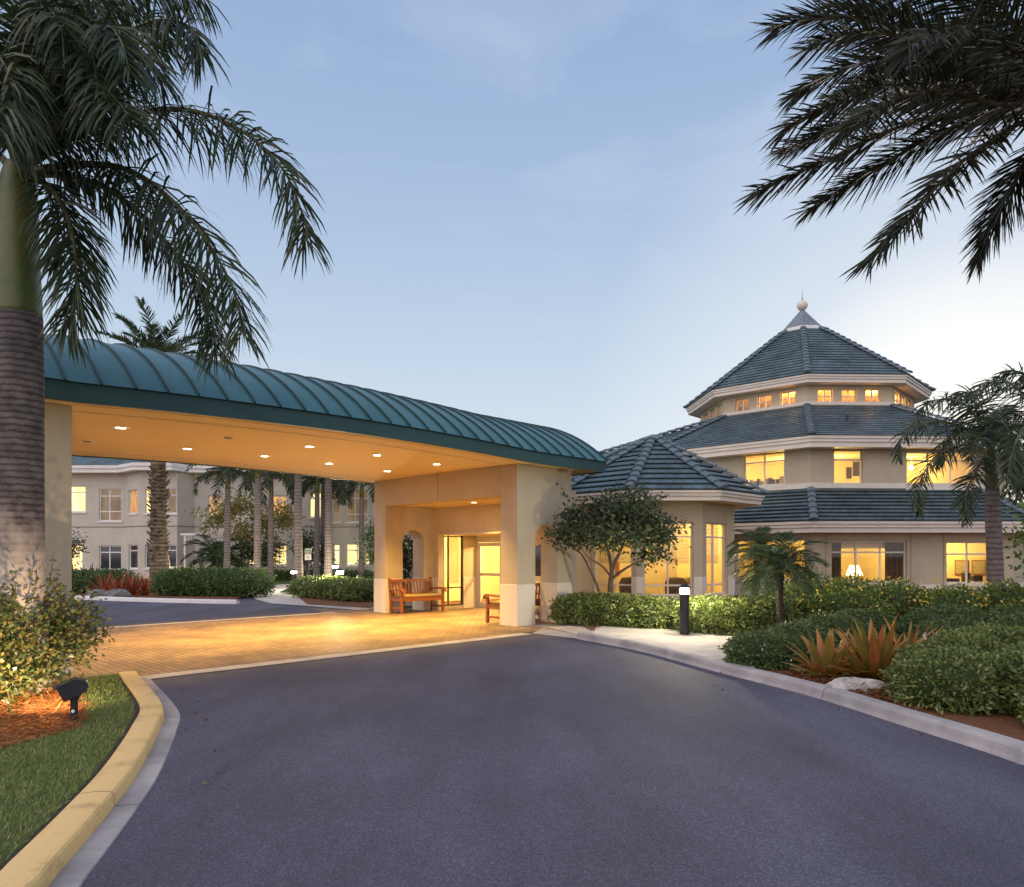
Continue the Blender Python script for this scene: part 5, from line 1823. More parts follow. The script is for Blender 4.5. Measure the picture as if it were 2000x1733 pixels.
pg_ = 'pygmy date palms by the octagonal building'
pygmy(((1524 - 1000) / F * 12.9, 12.9, .08), 1.34, 34, .92, 'slim pygmy date palm with straight bare trunk rising from the clipped hedge', pg_, 11, -.02)
pygmy(((1473 - 1000) / F * 17.6, 17.6, .08), 1.75, 20, 1.0, 'shorter pygmy date palm with shaggy dark trunk in front of the left lit window', pg_, 12, .14, tr=.09)

# ------------------------------------------------------------------ hedges and shrubs on the right
random.seed(21)
m_ = leafmat('mid_hedge_leaf', [(0.059, 0.109, 0.034), (0.098, 0.151, 0.048), (0.168, 0.203, 0.070)], .25, .42); M['hedge_mid'] = m_
gh = 'clipped green hedges beside the right footpath'
Hs = lambda p0, p1, n, ry, rz, back=0.0: chain([(q[0], q[1] + back) for q in along(p0, p1, n)], ry, rz)
shrub('hedge', 'low clipped hedge at the foot of the multi-stemmed tree, left of the black bollard', 'hedge',
      Hs(G(1140, 1228), G(1290, 1240), 5, .62, .37, .62), 14000, .07, .035, 'hedge', group=gh)
shrub('hedge', 'clipped hedge right of the black bollard with its top lit by the lamp', 'hedge',
      Hs(G(1400, 1250), G(1510, 1258), 4, .60, .40, .62), 11500, .07, .035, 'hedge', group=gh)
shrub('hedge', 'rounded low hedge behind the orange bromeliads at the end of the footpath', 'hedge',
      [(3.55, 9.95, .25, .55, .5, .30, 2.1), (4.3, 10.6, .28, .56, .55, .33, 2.1), (5.1, 11.3, .31, .62, .55, .35, 2.1), (5.9, 11.9, .34, .62, .55, .36, 2.1)], 15000, .06, .03, 'hedge_mid', flowers=8, fm='pinkflower', fsize=.035, group=gh)
shrub('hedge', 'big rounded glossy hedge in the right foreground beside the kerb', 'hedge',
      [(4.62, 7.35, .29, .62, .58, .36, 2.2), (5.35, 6.95, .33, .62, .66, .41, 2.2), (5.15, 8.05, .31, .66, .55, .40, 2.2), (6.2, 7.5, .34, .62, .66, .42, 2.2), (5.95, 8.65, .34, .62, .58, .42, 2.2), (5.05, 6.15, .25, .48, .5, .33, 2.2), (6.05, 6.3, .31, .66, .62, .38, 2.2)], 44000, .058, .028, 'hedge', flowers=5, fm='pinkflower', fsize=.03, group=gh)
shrub('hedge', 'dark broad hedge between the foreground hedge and the yellow-flowered shrubs', 'hedge',
      [(6.6, 10.4, .32, .66, .55, .38, 2.1), (7.7, 10.4, .36, .70, .6, .42, 2.1), (8.9, 10.7, .36, .74, .6, .42, 2.1), (7.3, 11.8, .36, .8, .6, .42, 2.1), (8.8, 12.0, .36, .8, .6, .42, 2.1), (6.5, 9.3, .30, .62, .5, .36, 2.1), (7.7, 9.1, .33, .68, .55, .38, 2.1)], 27000, .062, .03, 'hedge_mid', group=gh)
shrub('flowering_shrub', 'leafy shrub with small yellow flowers below the curtained window', 'shrub',
      [(6.1, 14.6, .5, .8, .7, .58, 2.2), (7.0, 14.6, .55, .8, .7, .60, 2.2), (7.9, 14.5, .5, .7, .7, .56, 2.2), (8.5, 14.3, .45, .6, .6, .48, 2.2), (6.6, 13.9, .45, .8, .5, .5, 2.2)], 12500, .085, .036, 'allam', flowers=130, fsize=.058)
shrub('flowering_shrub', 'spreading shrub with larger yellow flowers at the right edge below the far window', 'shrub',
      [(8.6, 13.6, .48, .6, .6, .55, 2.2), (9.5, 13.6, .52, .7, .7, .56, 2.2), (10.4, 13.5, .55, .8, .7, .62, 2.2), (9.6, 12.9, .4, .8, .5, .46, 2.2), (11.0, 13.2, .5, .8, .6, .55, 2.2)], 11500, .085, .036, 'allam', flowers=100, fsize=.066)
# wild sprays on top of the flowering shrub
shrub('weedy_shrub', 'feathery pale green shrub growing between the small palm and the curtained window', 'shrub',
      [(5.9, 15.6, .55, .55, .4, .55, 2), (6.6, 15.7, .68, .6, .4, .62, 2), (7.2, 15.6, .55, .5, .4, .5, 2)], 5500, .09, .024, 'limeleaf', kcore=.6, clump=24, upb=.8)
tr_ = thing('lime_tree', 'bright green leafy tree just entering at the right edge', 'tree', (9.55, 12.4, .08))
b = MB(); b.tube([(9.75, 12.4, 0), (9.65, 12.4, 1.2), (9.6, 12.4, 2.0)], [.09, .07, .04], 8); b.tube([(9.65, 12.4, 1.2), (9.3, 12.2, 1.9)], [.05, .02], 6); b.build('trunk', M['bark_grey'], tr_)
leafcloud('crown', [(9.65, 12.4, 2.0, .62, .7, .62, 2), (9.9, 12.2, 1.4, .6, .6, .5, 2), (9.45, 12.3, 1.65, .45, .5, .5, 2)], 2600, .12, .055, M['limeleaf'], tr_, jit=.35, clump=14)

# ---- multi-stemmed small tree by the portal
random.seed(5)
tx, ty = 2.28, 16.35
mt = thing('multi_stemmed_tree', 'small multi-stemmed tree with spreading dark crown in front of the bay windows', 'tree', (tx, ty, .08))
b = MB()
pp = lambda x, y, Y=ty: P(x, y, Y)
b.tube(curve([(tx, ty, 0), pp(1192, 1150), pp(1196, 1110), pp(1215, 1070), pp(1228, 1030), pp(1235, 1000)], 14), [.085, .08, .07, .065, .06, .05, .045, .04, .035, .03, .025, .02, .016, .012], 8)
b.tube(curve([pp(1195, 1120), pp(1190, 1085), pp(1178, 1050), pp(1165, 1010)], 8), [.05, .045, .04, .035, .03, .025, .02, .012], 7)
b.tube(curve([(tx - .12, ty + .05, 0), pp(1168, 1150), pp(1150, 1110), pp(1138, 1085), pp(1125, 1075), pp(1112, 1060)], 12), [.05, .045, .04, .036, .032, .028, .025, .022, .02, .018, .015, .01], 7)
b.tube(curve([pp(1196, 1130), pp(1215, 1115, ty - .2), pp(1240, 1100, ty - .4), pp(1275, 1085, ty - .5), pp(1300, 1060, ty - .5)], 10), [.035, .032, .03, .026, .023, .02, .017, .014, .012, .01], 7)
b.tube(curve([pp(1192, 1125), pp(1175, 1105, ty - .3), pp(1150, 1090, ty - .5), pp(1135, 1070, ty - .6)], 8), [.03, .027, .024, .02, .018, .015, .012, .01], 6)
for k in range(16):
    a = pp(random.uniform(1130, 1290), random.uniform(1040, 1075), ty + random.uniform(-.5, .5)); e = pp(random.uniform(1090, 1310), random.uniform(980, 1050), ty + random.uniform(-.9, .9))
    b.tube([a, a.lerp(e, .5) + Vector((0, 0, .08)), e], [.016, .012, .006], 5)
b.build('trunk', M['trunk_dark'], mt)
cb = []
for (x, y, Yo, r) in ((1205, 1000, 0, .62), (1140, 1040, -.2, .5), (1110, 1045, 0, .38), (1260, 1020, 0, .58), (1290, 1055, -.2, .42), (1180, 990, .4, .5), (1235, 985, -.4, .5), (1150, 1010, .4, .45), (1220, 1045, -.6, .5), (1170, 1050, -.6, .45), (1285, 1080, -.3, .3), (1300, 1030, .2, .35), (1125, 1010, .1, .35), (1200, 1030, .7, .55), (1245, 1035, .7, .5), (1265, 1085, .1, .26), (1255, 980, .2, .35)):
    q = P(x, y, ty + Yo); cb.append((q.x, q.y, q.z, r, r, r * .62, 2))
leafcloud('crown', cb, 6800, .105, .062, M['treeleaf'], mt, jit=.4, clump=20, droop=.2)
sp = []
for (x0, y0, x1, y1) in ((1125, 1000, 1097, 948), (1105, 1035, 1068, 1042), (1275, 985, 1300, 968), (1290, 1080, 1318, 1098), (1235, 985, 1255, 950)):
    for i in range(26):
        t = i / 25; q = P(lerp(x0, x1, t), lerp(y0, y1, t), ty - .1); sp.append((q.x + random.gauss(0, .04), q.y + random.gauss(0, .04), q.z + random.gauss(0, .03)))
sp = np.array(sp)
cards('foliage', M['treeleaf'], sp, rng.normal(size=sp.shape) + np.array([0, 0, .2]), rng.uniform(.06, .12, len(sp)), .06, .2, mt)


# ---- bromeliads, rock
def rosette(name, label, cat, loc, n, ln, wd, m, group=None, spread=(10, 75), seed=3, curl=.5):
    random.seed(seed)
    b = MB(); x, y, z = loc
    for i in range(n):
        az = i * 2.39996 + random.uniform(-.3, .3)
        el = radians(lerp(86 - spread[0], 90 - spread[1], i / n)) + random.uniform(-.08, .08)
        l = ln * random.uniform(.75, 1.1)
        p = Vector((x + sin(az) * .03, y - cos(az) * .03, z)); segs_ = 7
        side = Vector((cos(az), sin(az), 0))
        tw = random.uniform(-.5, .5)
        prev = None
        for k in range(segs_ + 1):
            t = k / segs_
            w_ = wd * (.75 + .5 * t - 1.25 * max(0, t - .62) / .38 * .98) * .5
            e = el - curl * t ** 2 * random.uniform(.8, 1.2)
            d = Vector((sin(az) * cos(e), -cos(az) * cos(e), sin(e)))
            up = side.cross(d).normalized()
            s_ = (side * cos(tw * t) + up * sin(tw * t))
            cur = b.addv([p - s_ * w_ + up * w_ * .45, p, p + s_ * w_ + up * w_ * .45])
            if prev is not None:
                b.fi([prev, prev + 1, cur + 1, cur]); b.fi([prev + 1, prev + 2, cur + 2, cur + 1])
            prev = cur
            p = p + d * l / segs_
    o = b.build(name, M[m])
    return tag(o, label, cat, group)


bg_ = 'orange bromeliads beside the right kerb'
q = G(1617, 1322, .09); rosette('bromeliad', 'left and smaller orange bromeliad behind the kerb', 'bromeliad', (q.x, q.y, .08), 34, .66, .095, 'brom', bg_, (2, 78), 3, .45)
q = G(1712, 1328, .09); rosette('bromeliad', 'largest orange bromeliad standing right above the pale rock', 'bromeliad', (q.x, q.y, .08), 56, .86, .115, 'brom', bg_, (0, 84), 4, .45)
q = G(1668, 1325, .09); rosette('bromeliad', 'low orange bromeliad squeezed between the small and the largest one', 'bromeliad', (q.x, q.y, .08), 20, .5, .085, 'brom', bg_, (25, 88), 9, .5)
q = G(1775, 1308, .09); rosette('bromeliad', 'withered orange bromeliad half hidden by the big foreground hedge', 'bromeliad', (q.x, q.y, .08), 26, .78, .07, 'brom', bg_, (5, 85), 6, .6)
random.seed(8)
M['rock'] = mat('limestone', (0.28, 0.25, 0.22), (0.60, 0.56, 0.52), .9, 9, .9, 25, detail=10)

M['rock_dark'] = mat('grey_boulder', (0.10, 0.10, 0.10), (0.24, 0.23, 0.22), .9, 7, .9, 20, detail=10)


def rock(label, c, rx, ry, rz, group=None, seed=1):
    r = random.Random(seed)
    b = MB(); nu, nv = 40, 22; rings = []
    ph_ = [r.uniform(0, 6) for _ in range(6)]
    for j in range(nv + 1):
        ph = -pi / 2 + pi * j / nv; ring_ = []
        for i in range(nu):
            th = 2 * pi * i / nu
            k = 1 + .14 * sin(3 * th + ph_[0] + 2 * ph) + .10 * sin(5 * th + ph_[1]) * cos(3 * ph) + .06 * sin(9 * th + ph_[2] + 5 * ph) + r.uniform(-.03, .03)
            ring_.append((c[0] + cos(ph) * cos(th) * rx * k, c[1] + cos(ph) * sin(th) * ry * k, c[2] + sin(ph) * rz * k))
        rings.append(b.addv(ring_))
    for j in range(nv):
        for i in range(nu):
            i2 = (i + 1) % nu; b.fi([rings[j] + i, rings[j] + i2, rings[j + 1] + i2, rings[j + 1] + i])
    return tag(b.build('rock', M['rock_dark'] if group else M['rock']), label, 'rock', group)


q = G(1668, 1345, .1); rock('pale flat limestone rock lying under the largest orange bromeliad', (q.x, q.y, .10), .36, .15, .11, None, 4)

# ------------------------------------------------------------------ left bush and flood light
random.seed(31)
lb0 = [(-5.0, 7.35, .38, .5, .45, .36, 2), (-5.6, 6.95, .42, .5, .45, .4, 2), (-5.15, 7.9, .55, .62, .5, .5, 2), (-5.7, 7.35, .62, .6, .55, .58, 2), (-6.1, 7.9, .75, .7, .6, .62, 2), (-5.2, 7.5, .85, .5, .45, .42, 2), (-4.85, 8.2, .82, .38, .4, .42, 2), (-5.6, 7.9, 1.05, .55, .45, .32, 2), (-6.6, 7.4, .7, .7, .6, .62, 2), (-5.95, 6.75, .42, .5, .45, .38, 2)]
lb = [(q[0] - .38,) + q[1:] for q in lb0]
sb = shrub('loose_bush', 'loose leafy bush at the foot of the big royal palm, lit by the floodlight', 'bush', lb, 21000, .062, .034, 'bushleaf', kcore=.3, clump=22, jit=.34, flowers=6, fm='pinkflower', fsize=.03)
sp = []
for (x0, y0, x1, y1, Y) in ((100, 1200, 112, 1118, 7.9), (120, 1190, 108, 1130, 8.2), (60, 1180, 72, 1110, 7.7), (84, 1190, 104, 1085, 8.0), (150, 1220, 176, 1185, 8.0), (30, 1170, 22, 1120, 7.5), (160, 1260, 186, 1250, 7.9), (10, 1330, 20, 1420, 6.9), (150, 1270, 160, 1300, 7.8)):
    p0, p1 = P(x0, y0, Y), P(x1, y1, Y)
    sg = MB(); sg.tube([p0, p0.lerp(p1, .5) + Vector((.02, 0, .02)), p1], [.006, .005, .003], 5); sg.build('stem', M['trunk_dark'], sb)
    for i in range(22):
        q = p0.lerp(p1, i / 21); sp.append((q.x + random.gauss(0, .022), q.y + random.gauss(0, .022), q.z + random.gauss(0, .02)))
sp = np.array(sp)
cards('foliage', M['bushleaf'], sp, rng.normal(size=sp.shape) + np.array([0, 0, .2]), rng.uniform(.04, .08, len(sp)), .034, .2, sb)

fx_, fy_ = G(145, 1412, .085).x, G(145, 1412, .085).y
fl = thing('floodlight', 'black garden floodlight on a short post aimed at the palm', 'floodlight', (fx_, fy_, .08))
b = MB(); b.lathe([(.042, 0), (.042, .03), (.032, .035), (.032, .21), (.036, .22), (.036, .24)], 18, (fx_, fy_, .08)); b.build('post', M['black'], fl, smooth=False)
b = MB(); b.lathe([(.016, 0), (.016, .004)], 12, (0, 0, 0))
mm = Matrix.Translation((fx_ + .01, fy_ - .033, .20)) @ Matrix.Rotation(radians(90), 4, 'X')
b.v = [tuple(mm @ Vector(p)) for p in b.v]; b.build('sticker', M['white'], fl)
hd = MB()
Mh = Matrix.Translation((fx_ - .02, fy_ + .02, .40)) @ Matrix.Rotation(radians(32), 4, 'Z') @ Matrix.Rotation(radians(-24), 4, 'Y') @ Matrix.Scale(.8, 4)
# local -x is the light face; pitched visor box
prof = [(-.14, -.085), (.10, -.085), (.15, -.03), (.15, .03), (.06, .10), (-.14, .10)]
for yy in (-.10, .10):
    hd.face([Mh @ Vector((x, yy, z)) for x, z in prof])
for k in range(len(prof)):
    p_, r_ = prof[k], prof[(k + 1) % len(prof)]
    if k == 5: continue
    hd.face([Mh @ Vector((p_[0], -.10, p_[1])), Mh @ Vector((p_[0], .10, p_[1])), Mh @ Vector((r_[0], .10, r_[1])), Mh @ Vector((r_[0], -.10, r_[1]))])
hd.box((-.17, -.108, .095), (.03, .108, .108), Mh)
bevel(hd.build('housing', M['black'], fl), .006, 2)
ln_ = MB(); ln_.face([Mh @ Vector((-.11, y, z)) for y, z in ((-.09, -.075), (.09, -.075), (.09, .09), (-.09, .09))]); ln_.build('lens', emit('flood_lens', (1, .8, .5), 6), fl)
b = MB(); b.bar((fx_, fy_, .30), Mh @ Vector((0.02, 0, -.08)), .05, .03); b.build('bracket', M['black'], fl)
l = bpy.data.lights.new('floodlight_lamp', 'SPOT'); l.energy = 300; l.color = (1, .70, .38); l.spot_size = radians(140); l.spot_blend = .7; l.shadow_soft_size = .05
o = bpy.data.objects.new('floodlight_lamp', l); COL.objects.link(o); o.parent = fl
lpos = Mh @ Vector((-.155, 0, 0)); o.location = lpos - WO[fl.name]
tgt = Vector((px0 + .35, Yp + .3, 1.9))
o.rotation_euler = (lpos - tgt).to_track_quat('Z', 'Y').to_euler()

# ------------------------------------------------------------------ bollard lights
def bollard(loc, h, label, e, r=.09):
    t = thing('bollard_light', label, 'bollard light', (loc[0], loc[1], loc[2]), 'black bollard lights with glowing lenses')
    x, y, z = loc
    b = MB(); b.lathe([(r * 1.05, 0), (r, .02), (r, h * .80), (r * .9, h * .81)], 24, (x, y, z)); b.build('post', M['black'], t)
    b = MB(); b.lathe([(r * .80, h * .81), (r * .95, h * .825), (r * 1.0, h * .855), (r * .92, h * .89), (r * .6, h * .925)], 24, (x, y, z)); b.build('lens', M['globe'], t, smooth=True)
    b = MB(); b.lathe([(r * 1.0, h * .912), (r * 1.02, h * .93), (r * .9, h * .965), (r * .5, h * .99), (.002, h)], 24, (x, y, z)); b.build('cap', M['black'], t)
    b = MB()
    for a in range(3):
        an = a * 2.09 + .4; b.bar((x + cos(an) * r * .93, y + sin(an) * r * .93, z + h * .80), (x + cos(an) * r * .93, y + sin(an) * r * .93, z + h * .915), .012, .012, (0, 1, 0))
    b.build('cage', M['black'], t)
    return t


q = G(1337, 1242, .08); bollard((q.x, q.y, .08), 1.0, 'black bollard light standing between the two clipped hedges on the right', 150)
q = G(574, 1155); bollard((q.x, q.y, .0), .98, 'black bollard light standing alone beside the rear path', 160, .12)
q = P(664, 1160, 26.6); bollard((q.x, 26.6, .0), 1.10, 'bollard light rising out of the hedge left of the portal', 260, .13)
q = P(655, 1150, 36.0); bollard((q.x, 36.0, .0), 1.15, 'farther bollard light glimpsed above the one in the hedge', 120, .14)
q = P(363, 1150, 31.0); bollard((q.x, 31.0, .05), .98, 'bollard light behind the hedge near the booted palm trunk', 120, .13)

# ------------------------------------------------------------------ benches
def bench(loc, rz, label):
    t = thing('garden_bench', label, 'bench', (0, 0, 0), 'teak benches in the porch')
    Lb, Dp = 1.52, .58
    for sx in (-1, 1):
        x = sx * (Lb / 2 - .035)
        q = MB(); q.box((x - .034, -Dp / 2, 0), (x + .034, -Dp / 2 + .068, .62)); bevel(q.build('leg', M['wood'], t), .006)
        q = MB()
        for z0, z1, y0, y1 in ((0, .44, .0, .0), (.44, .96, .0, .09)):
            yb = Dp / 2 - .08
            q.hexa([(x - .034, yb + y0, z0), (x + .034, yb + y0, z0), (x + .034, yb + .062 + y0, z0), (x - .034, yb + .062 + y0, z0), (x - .034, yb + y1, z1), (x + .034, yb + y1, z1), (x + .034, yb + .062 + y1, z1), (x - .034, yb + .062 + y1, z1)])
        bevel(q.build('leg', M['wood'], t), .005)
        # arm: flat, scrolled down at the front
        q = MB(); pr = [(.25, .645, .045), (.0, .655, .05), (-.22, .66, .055), (-.31, .655, .06), (-.36, .62, .05), (-.37, .575, .035)]
        for k in range(len(pr) - 1):
            (y0, z0, h0), (y1, z1, h1) = pr[k], pr[k + 1]
            q.hexa([(x - .05, y0, z0 - h0 / 2), (x + .05, y0, z0 - h0 / 2), (x + .05, y1, z1 - h1 / 2), (x - .05, y1, z1 - h1 / 2), (x - .05, y0, z0 + h0 / 2), (x + .05, y0, z0 + h0 / 2), (x + .05, y1, z1 + h1 / 2), (x - .05, y1, z1 + h1 / 2)])
        bevel(q.build('armrest', M['wood'], t), .006)
        q = MB(); q.box((x - .02, -Dp / 2 + .07, .12), (x + .02, Dp / 2 - .085, .17)); q.build('stretcher', M['wood'], t)
        q = MB(); q.box((x - .02, -Dp / 2 + .07, .34), (x + .02, Dp / 2 - .085, .42)); q.build('side_rail', M['wood'], t)
    q = MB(); q.box((-Lb / 2 + .07, -Dp / 2 + .012, .33), (Lb / 2 - .07, -Dp / 2 + .045, .415)); q.build('front_rail', M['wood'], t)
    q = MB()
    for k in range(6):
        y = -Dp / 2 + .02 + k * .088; q.box((-Lb / 2 + .01, y, .418), (Lb / 2 - .01, y + .07, .442))
    q.build('seat', M['wood'], t)
    q = MB(); q.box((-Lb / 2 + .075, -Dp / 2 + .01, .446), (Lb / 2 - .075, Dp / 2 - .09, .505)); bevel(q.build('cushion', M['cushion'], t), .025, 3)
    q = MB(); bo = lambda z: Dp / 2 - .062 + (z - .44) / .52 * .09
    n = 13
    for k in range(n):
        x = lerp(-Lb / 2 + .13, Lb / 2 - .13, k / (n - 1))
        q.hexa([(x - .022, bo(.5) - .01, .50), (x + .022, bo(.5) - .01, .50), (x + .022, bo(.5) + .012, .50), (x - .022, bo(.5) + .012, .50), (x - .022, bo(.86) - .01, .88), (x + .022, bo(.86) - .01, .88), (x + .022, bo(.86) + .012, .88), (x - .022, bo(.86) + .012, .88)])
    for z0, z1 in ((.47, .535), (.85, .93)):
        q.hexa([(-Lb / 2 + .07, bo(z0) - .02, z0), (Lb / 2 - .07, bo(z0) - .02, z0), (Lb / 2 - .07, bo(z0) + .02, z0), (-Lb / 2 + .07, bo(z0) + .02, z0), (-Lb / 2 + .07, bo(z1) - .02, z1), (Lb / 2 - .07, bo(z1) - .02, z1), (Lb / 2 - .07, bo(z1) + .02, z1), (-Lb / 2 + .07, bo(z1) + .02, z1)])
    q.build('backrest', M['wood'], t)
    t.location = loc; t.rotation_euler = (0, 0, rz)
    return t


b1 = bench(tuple(W(4.80, .84, .005)), radians(45), 'wooden slatted bench with cushion in full view beside the rear arch')
b2 = place_copy(b1, tuple(W(.88, .86, .005)), radians(225), 1, 'wooden slatted bench half hidden behind the front portal pillar')

# ------------------------------------------------------------------ parking sign by the rear path
sgn = thing('parking_sign', 'small green and white parking notice on a post among the rear palms', 'sign', (P(602, 1150, 36).x, 36, 0))
xs_ = P(602, 1100, 36).x
q = MB(); q.box((xs_ - .03, 36.0, 0), (xs_ + .03, 36.05, ZW(1070, 36))); q.build('post', M['black'], sgn)
z0, z1, z2 = ZW(1094, 36), ZW(1083, 36), ZW(1071.5, 36)
q = MB(); q.box((xs_ - .16, 35.97, z1 + .01), (xs_ + .16, 35.99, z2)); pl = q.build('upper_plate', M['white'], sgn)
q = MB(); q.box((xs_ - .135, 35.96, z1 + .03), (xs_ + .135, 35.969, z2 - .03)); q.build('green_panel', mat('sign_green', (.03, .10, .05), None, .5), pl)
for k, wk_ in enumerate((.10, .085, .09)):
    zz = z2 - .075 - k * .07; q = MB(); q.box((xs_ - wk_, 35.955, zz - .014), (xs_ + wk_, 35.962, zz + .014)); q.build('lettering', M['white'], pl)
q = MB(); q.box((xs_ - .16, 35.97, z0), (xs_ + .16, 35.99, z1 - .005)); lpl = q.build('lower_plate', M['white'], sgn)
for k, wk_ in enumerate((.11, .07)):
    zz = z1 - .09 - k * .09; q = MB(); q.box((xs_ - wk_, 35.962, zz - .011), (xs_ + wk_, 35.969, zz + .011)); q.build('lettering', M['chair'], lpl)

# ------------------------------------------------------------------ rear palms
random.seed(77)


def rear_royal(loc, label, h, seed, tr=.2):
    random.seed(seed)
    t = thing('royal_palm', label, 'palm tree', (0, 0, 0), 'grey-trunked palms in front of the far wing')
    ringtrunk([(0, 0, 0), (0.02, 0, h * .35), (.04, .0, h * .7), (.05, 0, h)], [tr * 1.35, tr * 1.02, tr, tr * .92, tr * .8], 12, .03).build('trunk', M['trunk_grey'], t, smooth=True)
    b = MB(); b.tube([(.05, 0, h), (.05, 0, h + .5), (.05, 0, h + 1.0)], [tr * .8, tr * .78, tr * .4], 10); b.build('crownshaft', M['shaft'], t, smooth=True)
    for i in range(13):
        az = i * 2.39996 + random.uniform(-.2, .2); el = radians(lerp(75, 5, i / 12))
        frond(t, gen_frond((.05, 0, h + .9), az, el, radians(random.uniform(95, 130)), random.uniform(2.3, 2.9)), M['royal'], M['rachis'], 36, .55, .06, .6, .4, (-.5, .7), .03, .12)
    t.location = loc
    return t


rr_spec = [(443, 38, 5.1, 'palm with spreading fronds to the right of the booted trunk'), (502, 34, 5.3, 'second palm from the booted trunk, beside the yellowish tree'),
           (528, 41, 5.2, 'slender palm between the yellowish tree and the lone bollard'), (583, 35, 6.0, 'thicker palm directly behind the lone bollard light'),
           (618, 42, 5.3, 'palm just right of the small parking sign'), (641, 38, 6.2, 'thick palm above the pair of glowing bollards'),
           (632, 45, 5.2, 'thin farthest palm squeezed beside the thick one above the bollards'), (705, 44, 5.2, 'palm nearest the portal in front of the large lit window')]
proto = {}
for i, (px, Y, h, lab) in enumerate(rr_spec):
    x = (px - 1000) / F * Y
    key = i % 3
    full = 'grey-trunked ' + lab
    if key not in proto:
        proto[key] = (rear_royal((x, Y, 0), full, h, 100 + i, .17), h)
    else:
        place_copy(proto[key][0], (x, Y, 0), random.uniform(0, 6.28), h / proto[key][1], full)
# booted date palm behind the canopy
yb = 30.0; xb_ = (310 - 1000) / F * yb
bp_ = thing('date_palm', 'tall date palm with rough booted trunk rising behind the canopy roof', 'palm tree', (xb_, yb, .05))
zb_ = CAM_Z + (HZ - 728) * yb / F
b = ringtrunk([(xb_ + .15, yb, 0), (xb_, yb, 2), (xb_ - .02, yb, 6), (xb_, yb, zb_)], [.48, .32, .28, .28, .32], 14, .05)
random.seed(3)
for i in range(230):
    z = random.uniform(1.0, 5.6); a = random.uniform(0, 6.28); r = .28
    c0 = Vector((xb_ + cos(a) * r, yb + sin(a) * r, z)); o_ = Vector((cos(a), sin(a), .9)).normalized()
    b.bar(c0, c0 + o_ * random.uniform(.12, .26), .11, .04, (cos(a), sin(a), -1))
b.build('trunk', M['trunk_boot'], bp_)
for i in range(34):
    az = i * 2.39996; el = radians(lerp(82, -15, i / 34))
    frond(bp_, gen_frond((xb_, yb, zb_), az, el, radians(random.uniform(45, 75)), random.uniform(2.6, 3.2)), M['pygmy'], M['rachis_dark'], 60, .5, .045, .2, .7, (0, .7), .035, .15, .5)
# small bushy palms at the rear
pygmy((XW(415, 40), 40, .05), 1.5, 18, 2.0, 'bushy small palm in front of the white arbour', 'small palms in front of the far wing', 41, .1, .5, .05, .1)
pygmy((XW(438, 41), 41, .05), 1.1, 16, 1.7, 'darker small palm right beside the palm at the arbour', 'small palms in front of the far wing', 42, -.1, .5, .05, .1)
# hedges at the rear
random.seed(51)
gr2 = 'rear hedges beyond the paved apron'
shrub('hedge', 'long rounded hedge behind the rear kerb right of the red bromeliads', 'hedge', Hs((-12.9, 27.2), (-10.0, 26.8), 5, .8, .55), 6500, .12, .06, 'hedge_far', group=gr2)
shrub('hedge', 'low hedge behind the rear kerb left of the red bromeliads', 'hedge', Hs((-18.0, 28.6), (-15.9, 28.2), 4, .8, .5), 4500, .12, .06, 'hedge_far', group=gr2)
shrub('hedge', 'bright lit hedge round the bollard left of the portal', 'hedge', [q[:2] + (.36, q[3], q[4], .40, 2.2) for q in Hs((-7.6, 26.9), (-5.0, 24.2), 6, .85, .46, .2)], 9500, .12, .055, 'hedge', group=gr2)
shrub('ground_cover', 'low dark ground cover strip along the far wing', 'ground cover', Hs((-18.0, 44.0), (-9.5, 44.5), 9, .8, .30), 3500, .18, .08, 'hedge_far')
random.seed(61)
gb = 'red bromeliads behind the rear kerb'
for i, (px, Y, lab) in enumerate(((205, 27.0, 'leftmost red bromeliad behind the rear kerb'), (232, 26.7, 'second red bromeliad from the left behind the rear kerb'), (258, 27.0, 'third red bromeliad from the left behind the rear kerb'), (283, 27.4, 'red bromeliad touching the long rounded rear hedge'))):
    rosette('bromeliad', lab, 'bromeliad', ((px - 1000) / F * Y, Y, .06), 34, 1.0, .07, 'bromred', gb, (5, 85), 70 + i, .5)
for i, (px, Y, lab) in enumerate(((172, 30, 'dark spiky rosette plant near the left pillar at the rear'), (348, 30.5, 'greenish spiky rosette left of the hidden rear bollard'), (392, 30.8, 'greenish spiky rosette right of the hidden rear bollard'))):
    rosette('spiky_plant', lab, 'spiky plant', ((px - 1000) / F * Y, Y, .06), 36, 1.35, .09, 'bromdark', 'spiky rosette plants at the rear', (5, 80), 80 + i, .3)
rock('grey boulder at the foot of the red bromeliads, right one', ((232 - 1000) / F * 25.6, 25.6, .15), .45, .3, .2, 'rocks by the rear kerb', 11)
rock('grey boulder at the foot of the red bromeliads, left one', ((192 - 1000) / F * 25.9, 25.9, .15), .4, .3, .18, 'rocks by the rear kerb', 12)


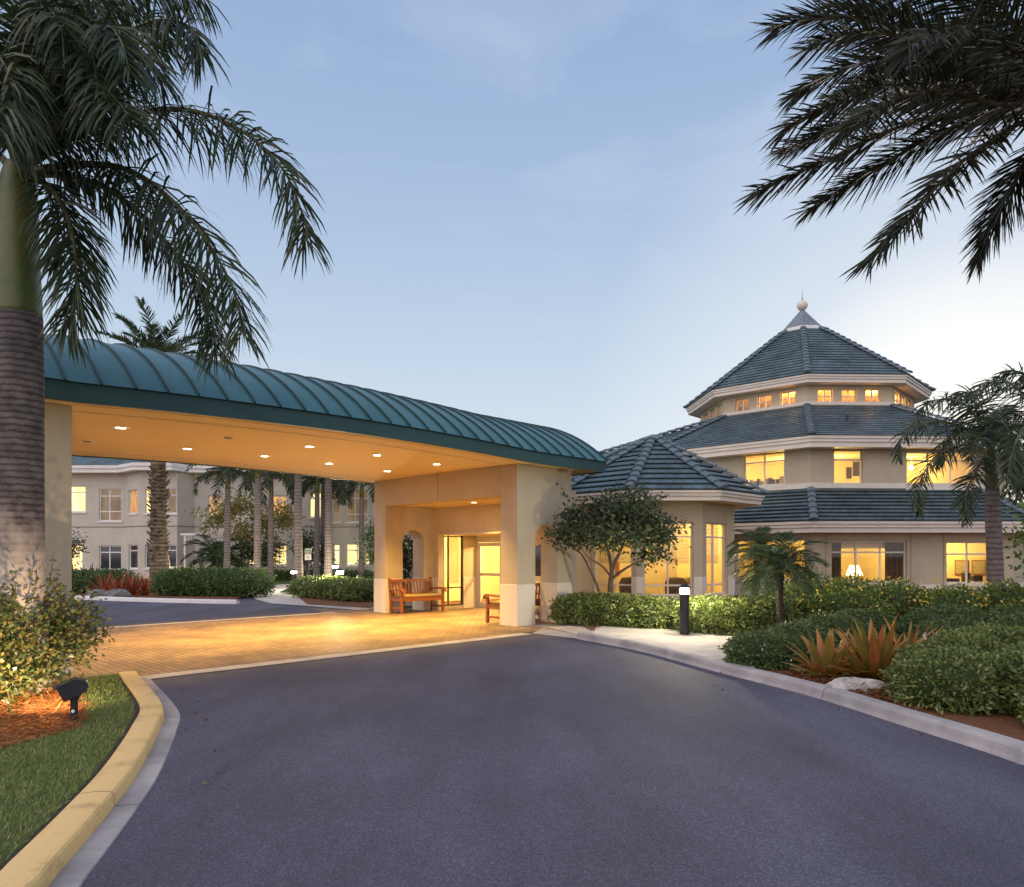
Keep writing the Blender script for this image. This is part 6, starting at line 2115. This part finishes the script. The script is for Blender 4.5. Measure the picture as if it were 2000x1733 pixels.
def far_tree(label, x, y, h, blobs, n, ln, m, seed, group='small trees in front of the far wing', clump=24):
    random.seed(seed)
    t = thing('small_tree', label, 'tree', (x, y, 0), group)
    b = MB()
    b.tube(curve([(x, y, 0), (x + .05, y, h * .3), (x - .05, y, h * .55)], 8), [.12, .11, .10, .09, .085, .08, .07, .06], 8)
    for q in blobs:
        b.tube(curve([(x, y, h * .35), ((x + q[0]) / 2, (y + q[1]) / 2, (h * .4 + q[2]) / 2 + .1), (q[0], q[1], q[2])], 6), [.06, .05, .04, .03, .02, .012], 6)
    b.build('trunk', M['bark_grey'], t)
    leafcloud('crown', blobs, n, ln, ln * .5, M[m], t, jit=.5, clump=clump)
    return t


x = XW(470, 43)
far_tree('airy yellowish tree in front of the far wing', x, 43, 5.2, [(x - 1.5, 43, 3.8, 1.2, 1.2, 1.0), (x, 43, 4.6, 1.4, 1.2, 1.0), (x + 1.4, 43, 3.6, 1.2, 1.2, 1.1), (x + .5, 42.6, 2.8, 1.2, 1, .7), (x + 2.6, 43, 4.0, 1.0, 1, .8)], 4200, .20, 'yellowtree', 1)
x = XW(508, 42)
far_tree('dark bushy tree under the yellowish tree', x, 42, 2.8, [(x - .6, 42, 1.8, .9, .9, .7), (x + .5, 42, 2.0, .9, .9, .8), (x, 42, 1.3, 1.2, .9, .6)], 2600, .17, 'treeleaf', 2)
x = XW(598, 43)
far_tree('dark bushy tree behind the small parking sign', x, 43, 3.2, [(x, 43, 2.2, 1.0, .9, .9), (x + .5, 43, 1.4, .9, .9, .7)], 2200, .18, 'treeleaf', 3)
x = XW(724, 36)
far_tree('dark tree half hidden by the left edge of the portal', x + .3, 36, 3.4, [(x + .3, 36, 2.5, .9, .9, 1.0), (x + .5, 36, 1.6, .8, .8, .8)], 2200, .16, 'treeleaf', 4)
x = XW(146, 33)
far_tree('dark shrub-like tree peeking out right of the left pillar', x - .2, 33, 2.8, [(x - .2, 33, 2.0, .5, .6, .6), (x - .5, 33, 1.6, .5, .5, .5)], 900, .16, 'treeleaf', 5)

q = W(6.55, 1.35)
shrub('shrub', 'dark leafy shrub seen through the rear arch behind the full-view bench', 'shrub', [(q.x, q.y, .7, .45, .45, .7, 2), (q.x + .1, q.y + .1, 1.6, .45, .45, .7, 2)], 1600, .12, .06, 'treeleaf', kcore=.6)
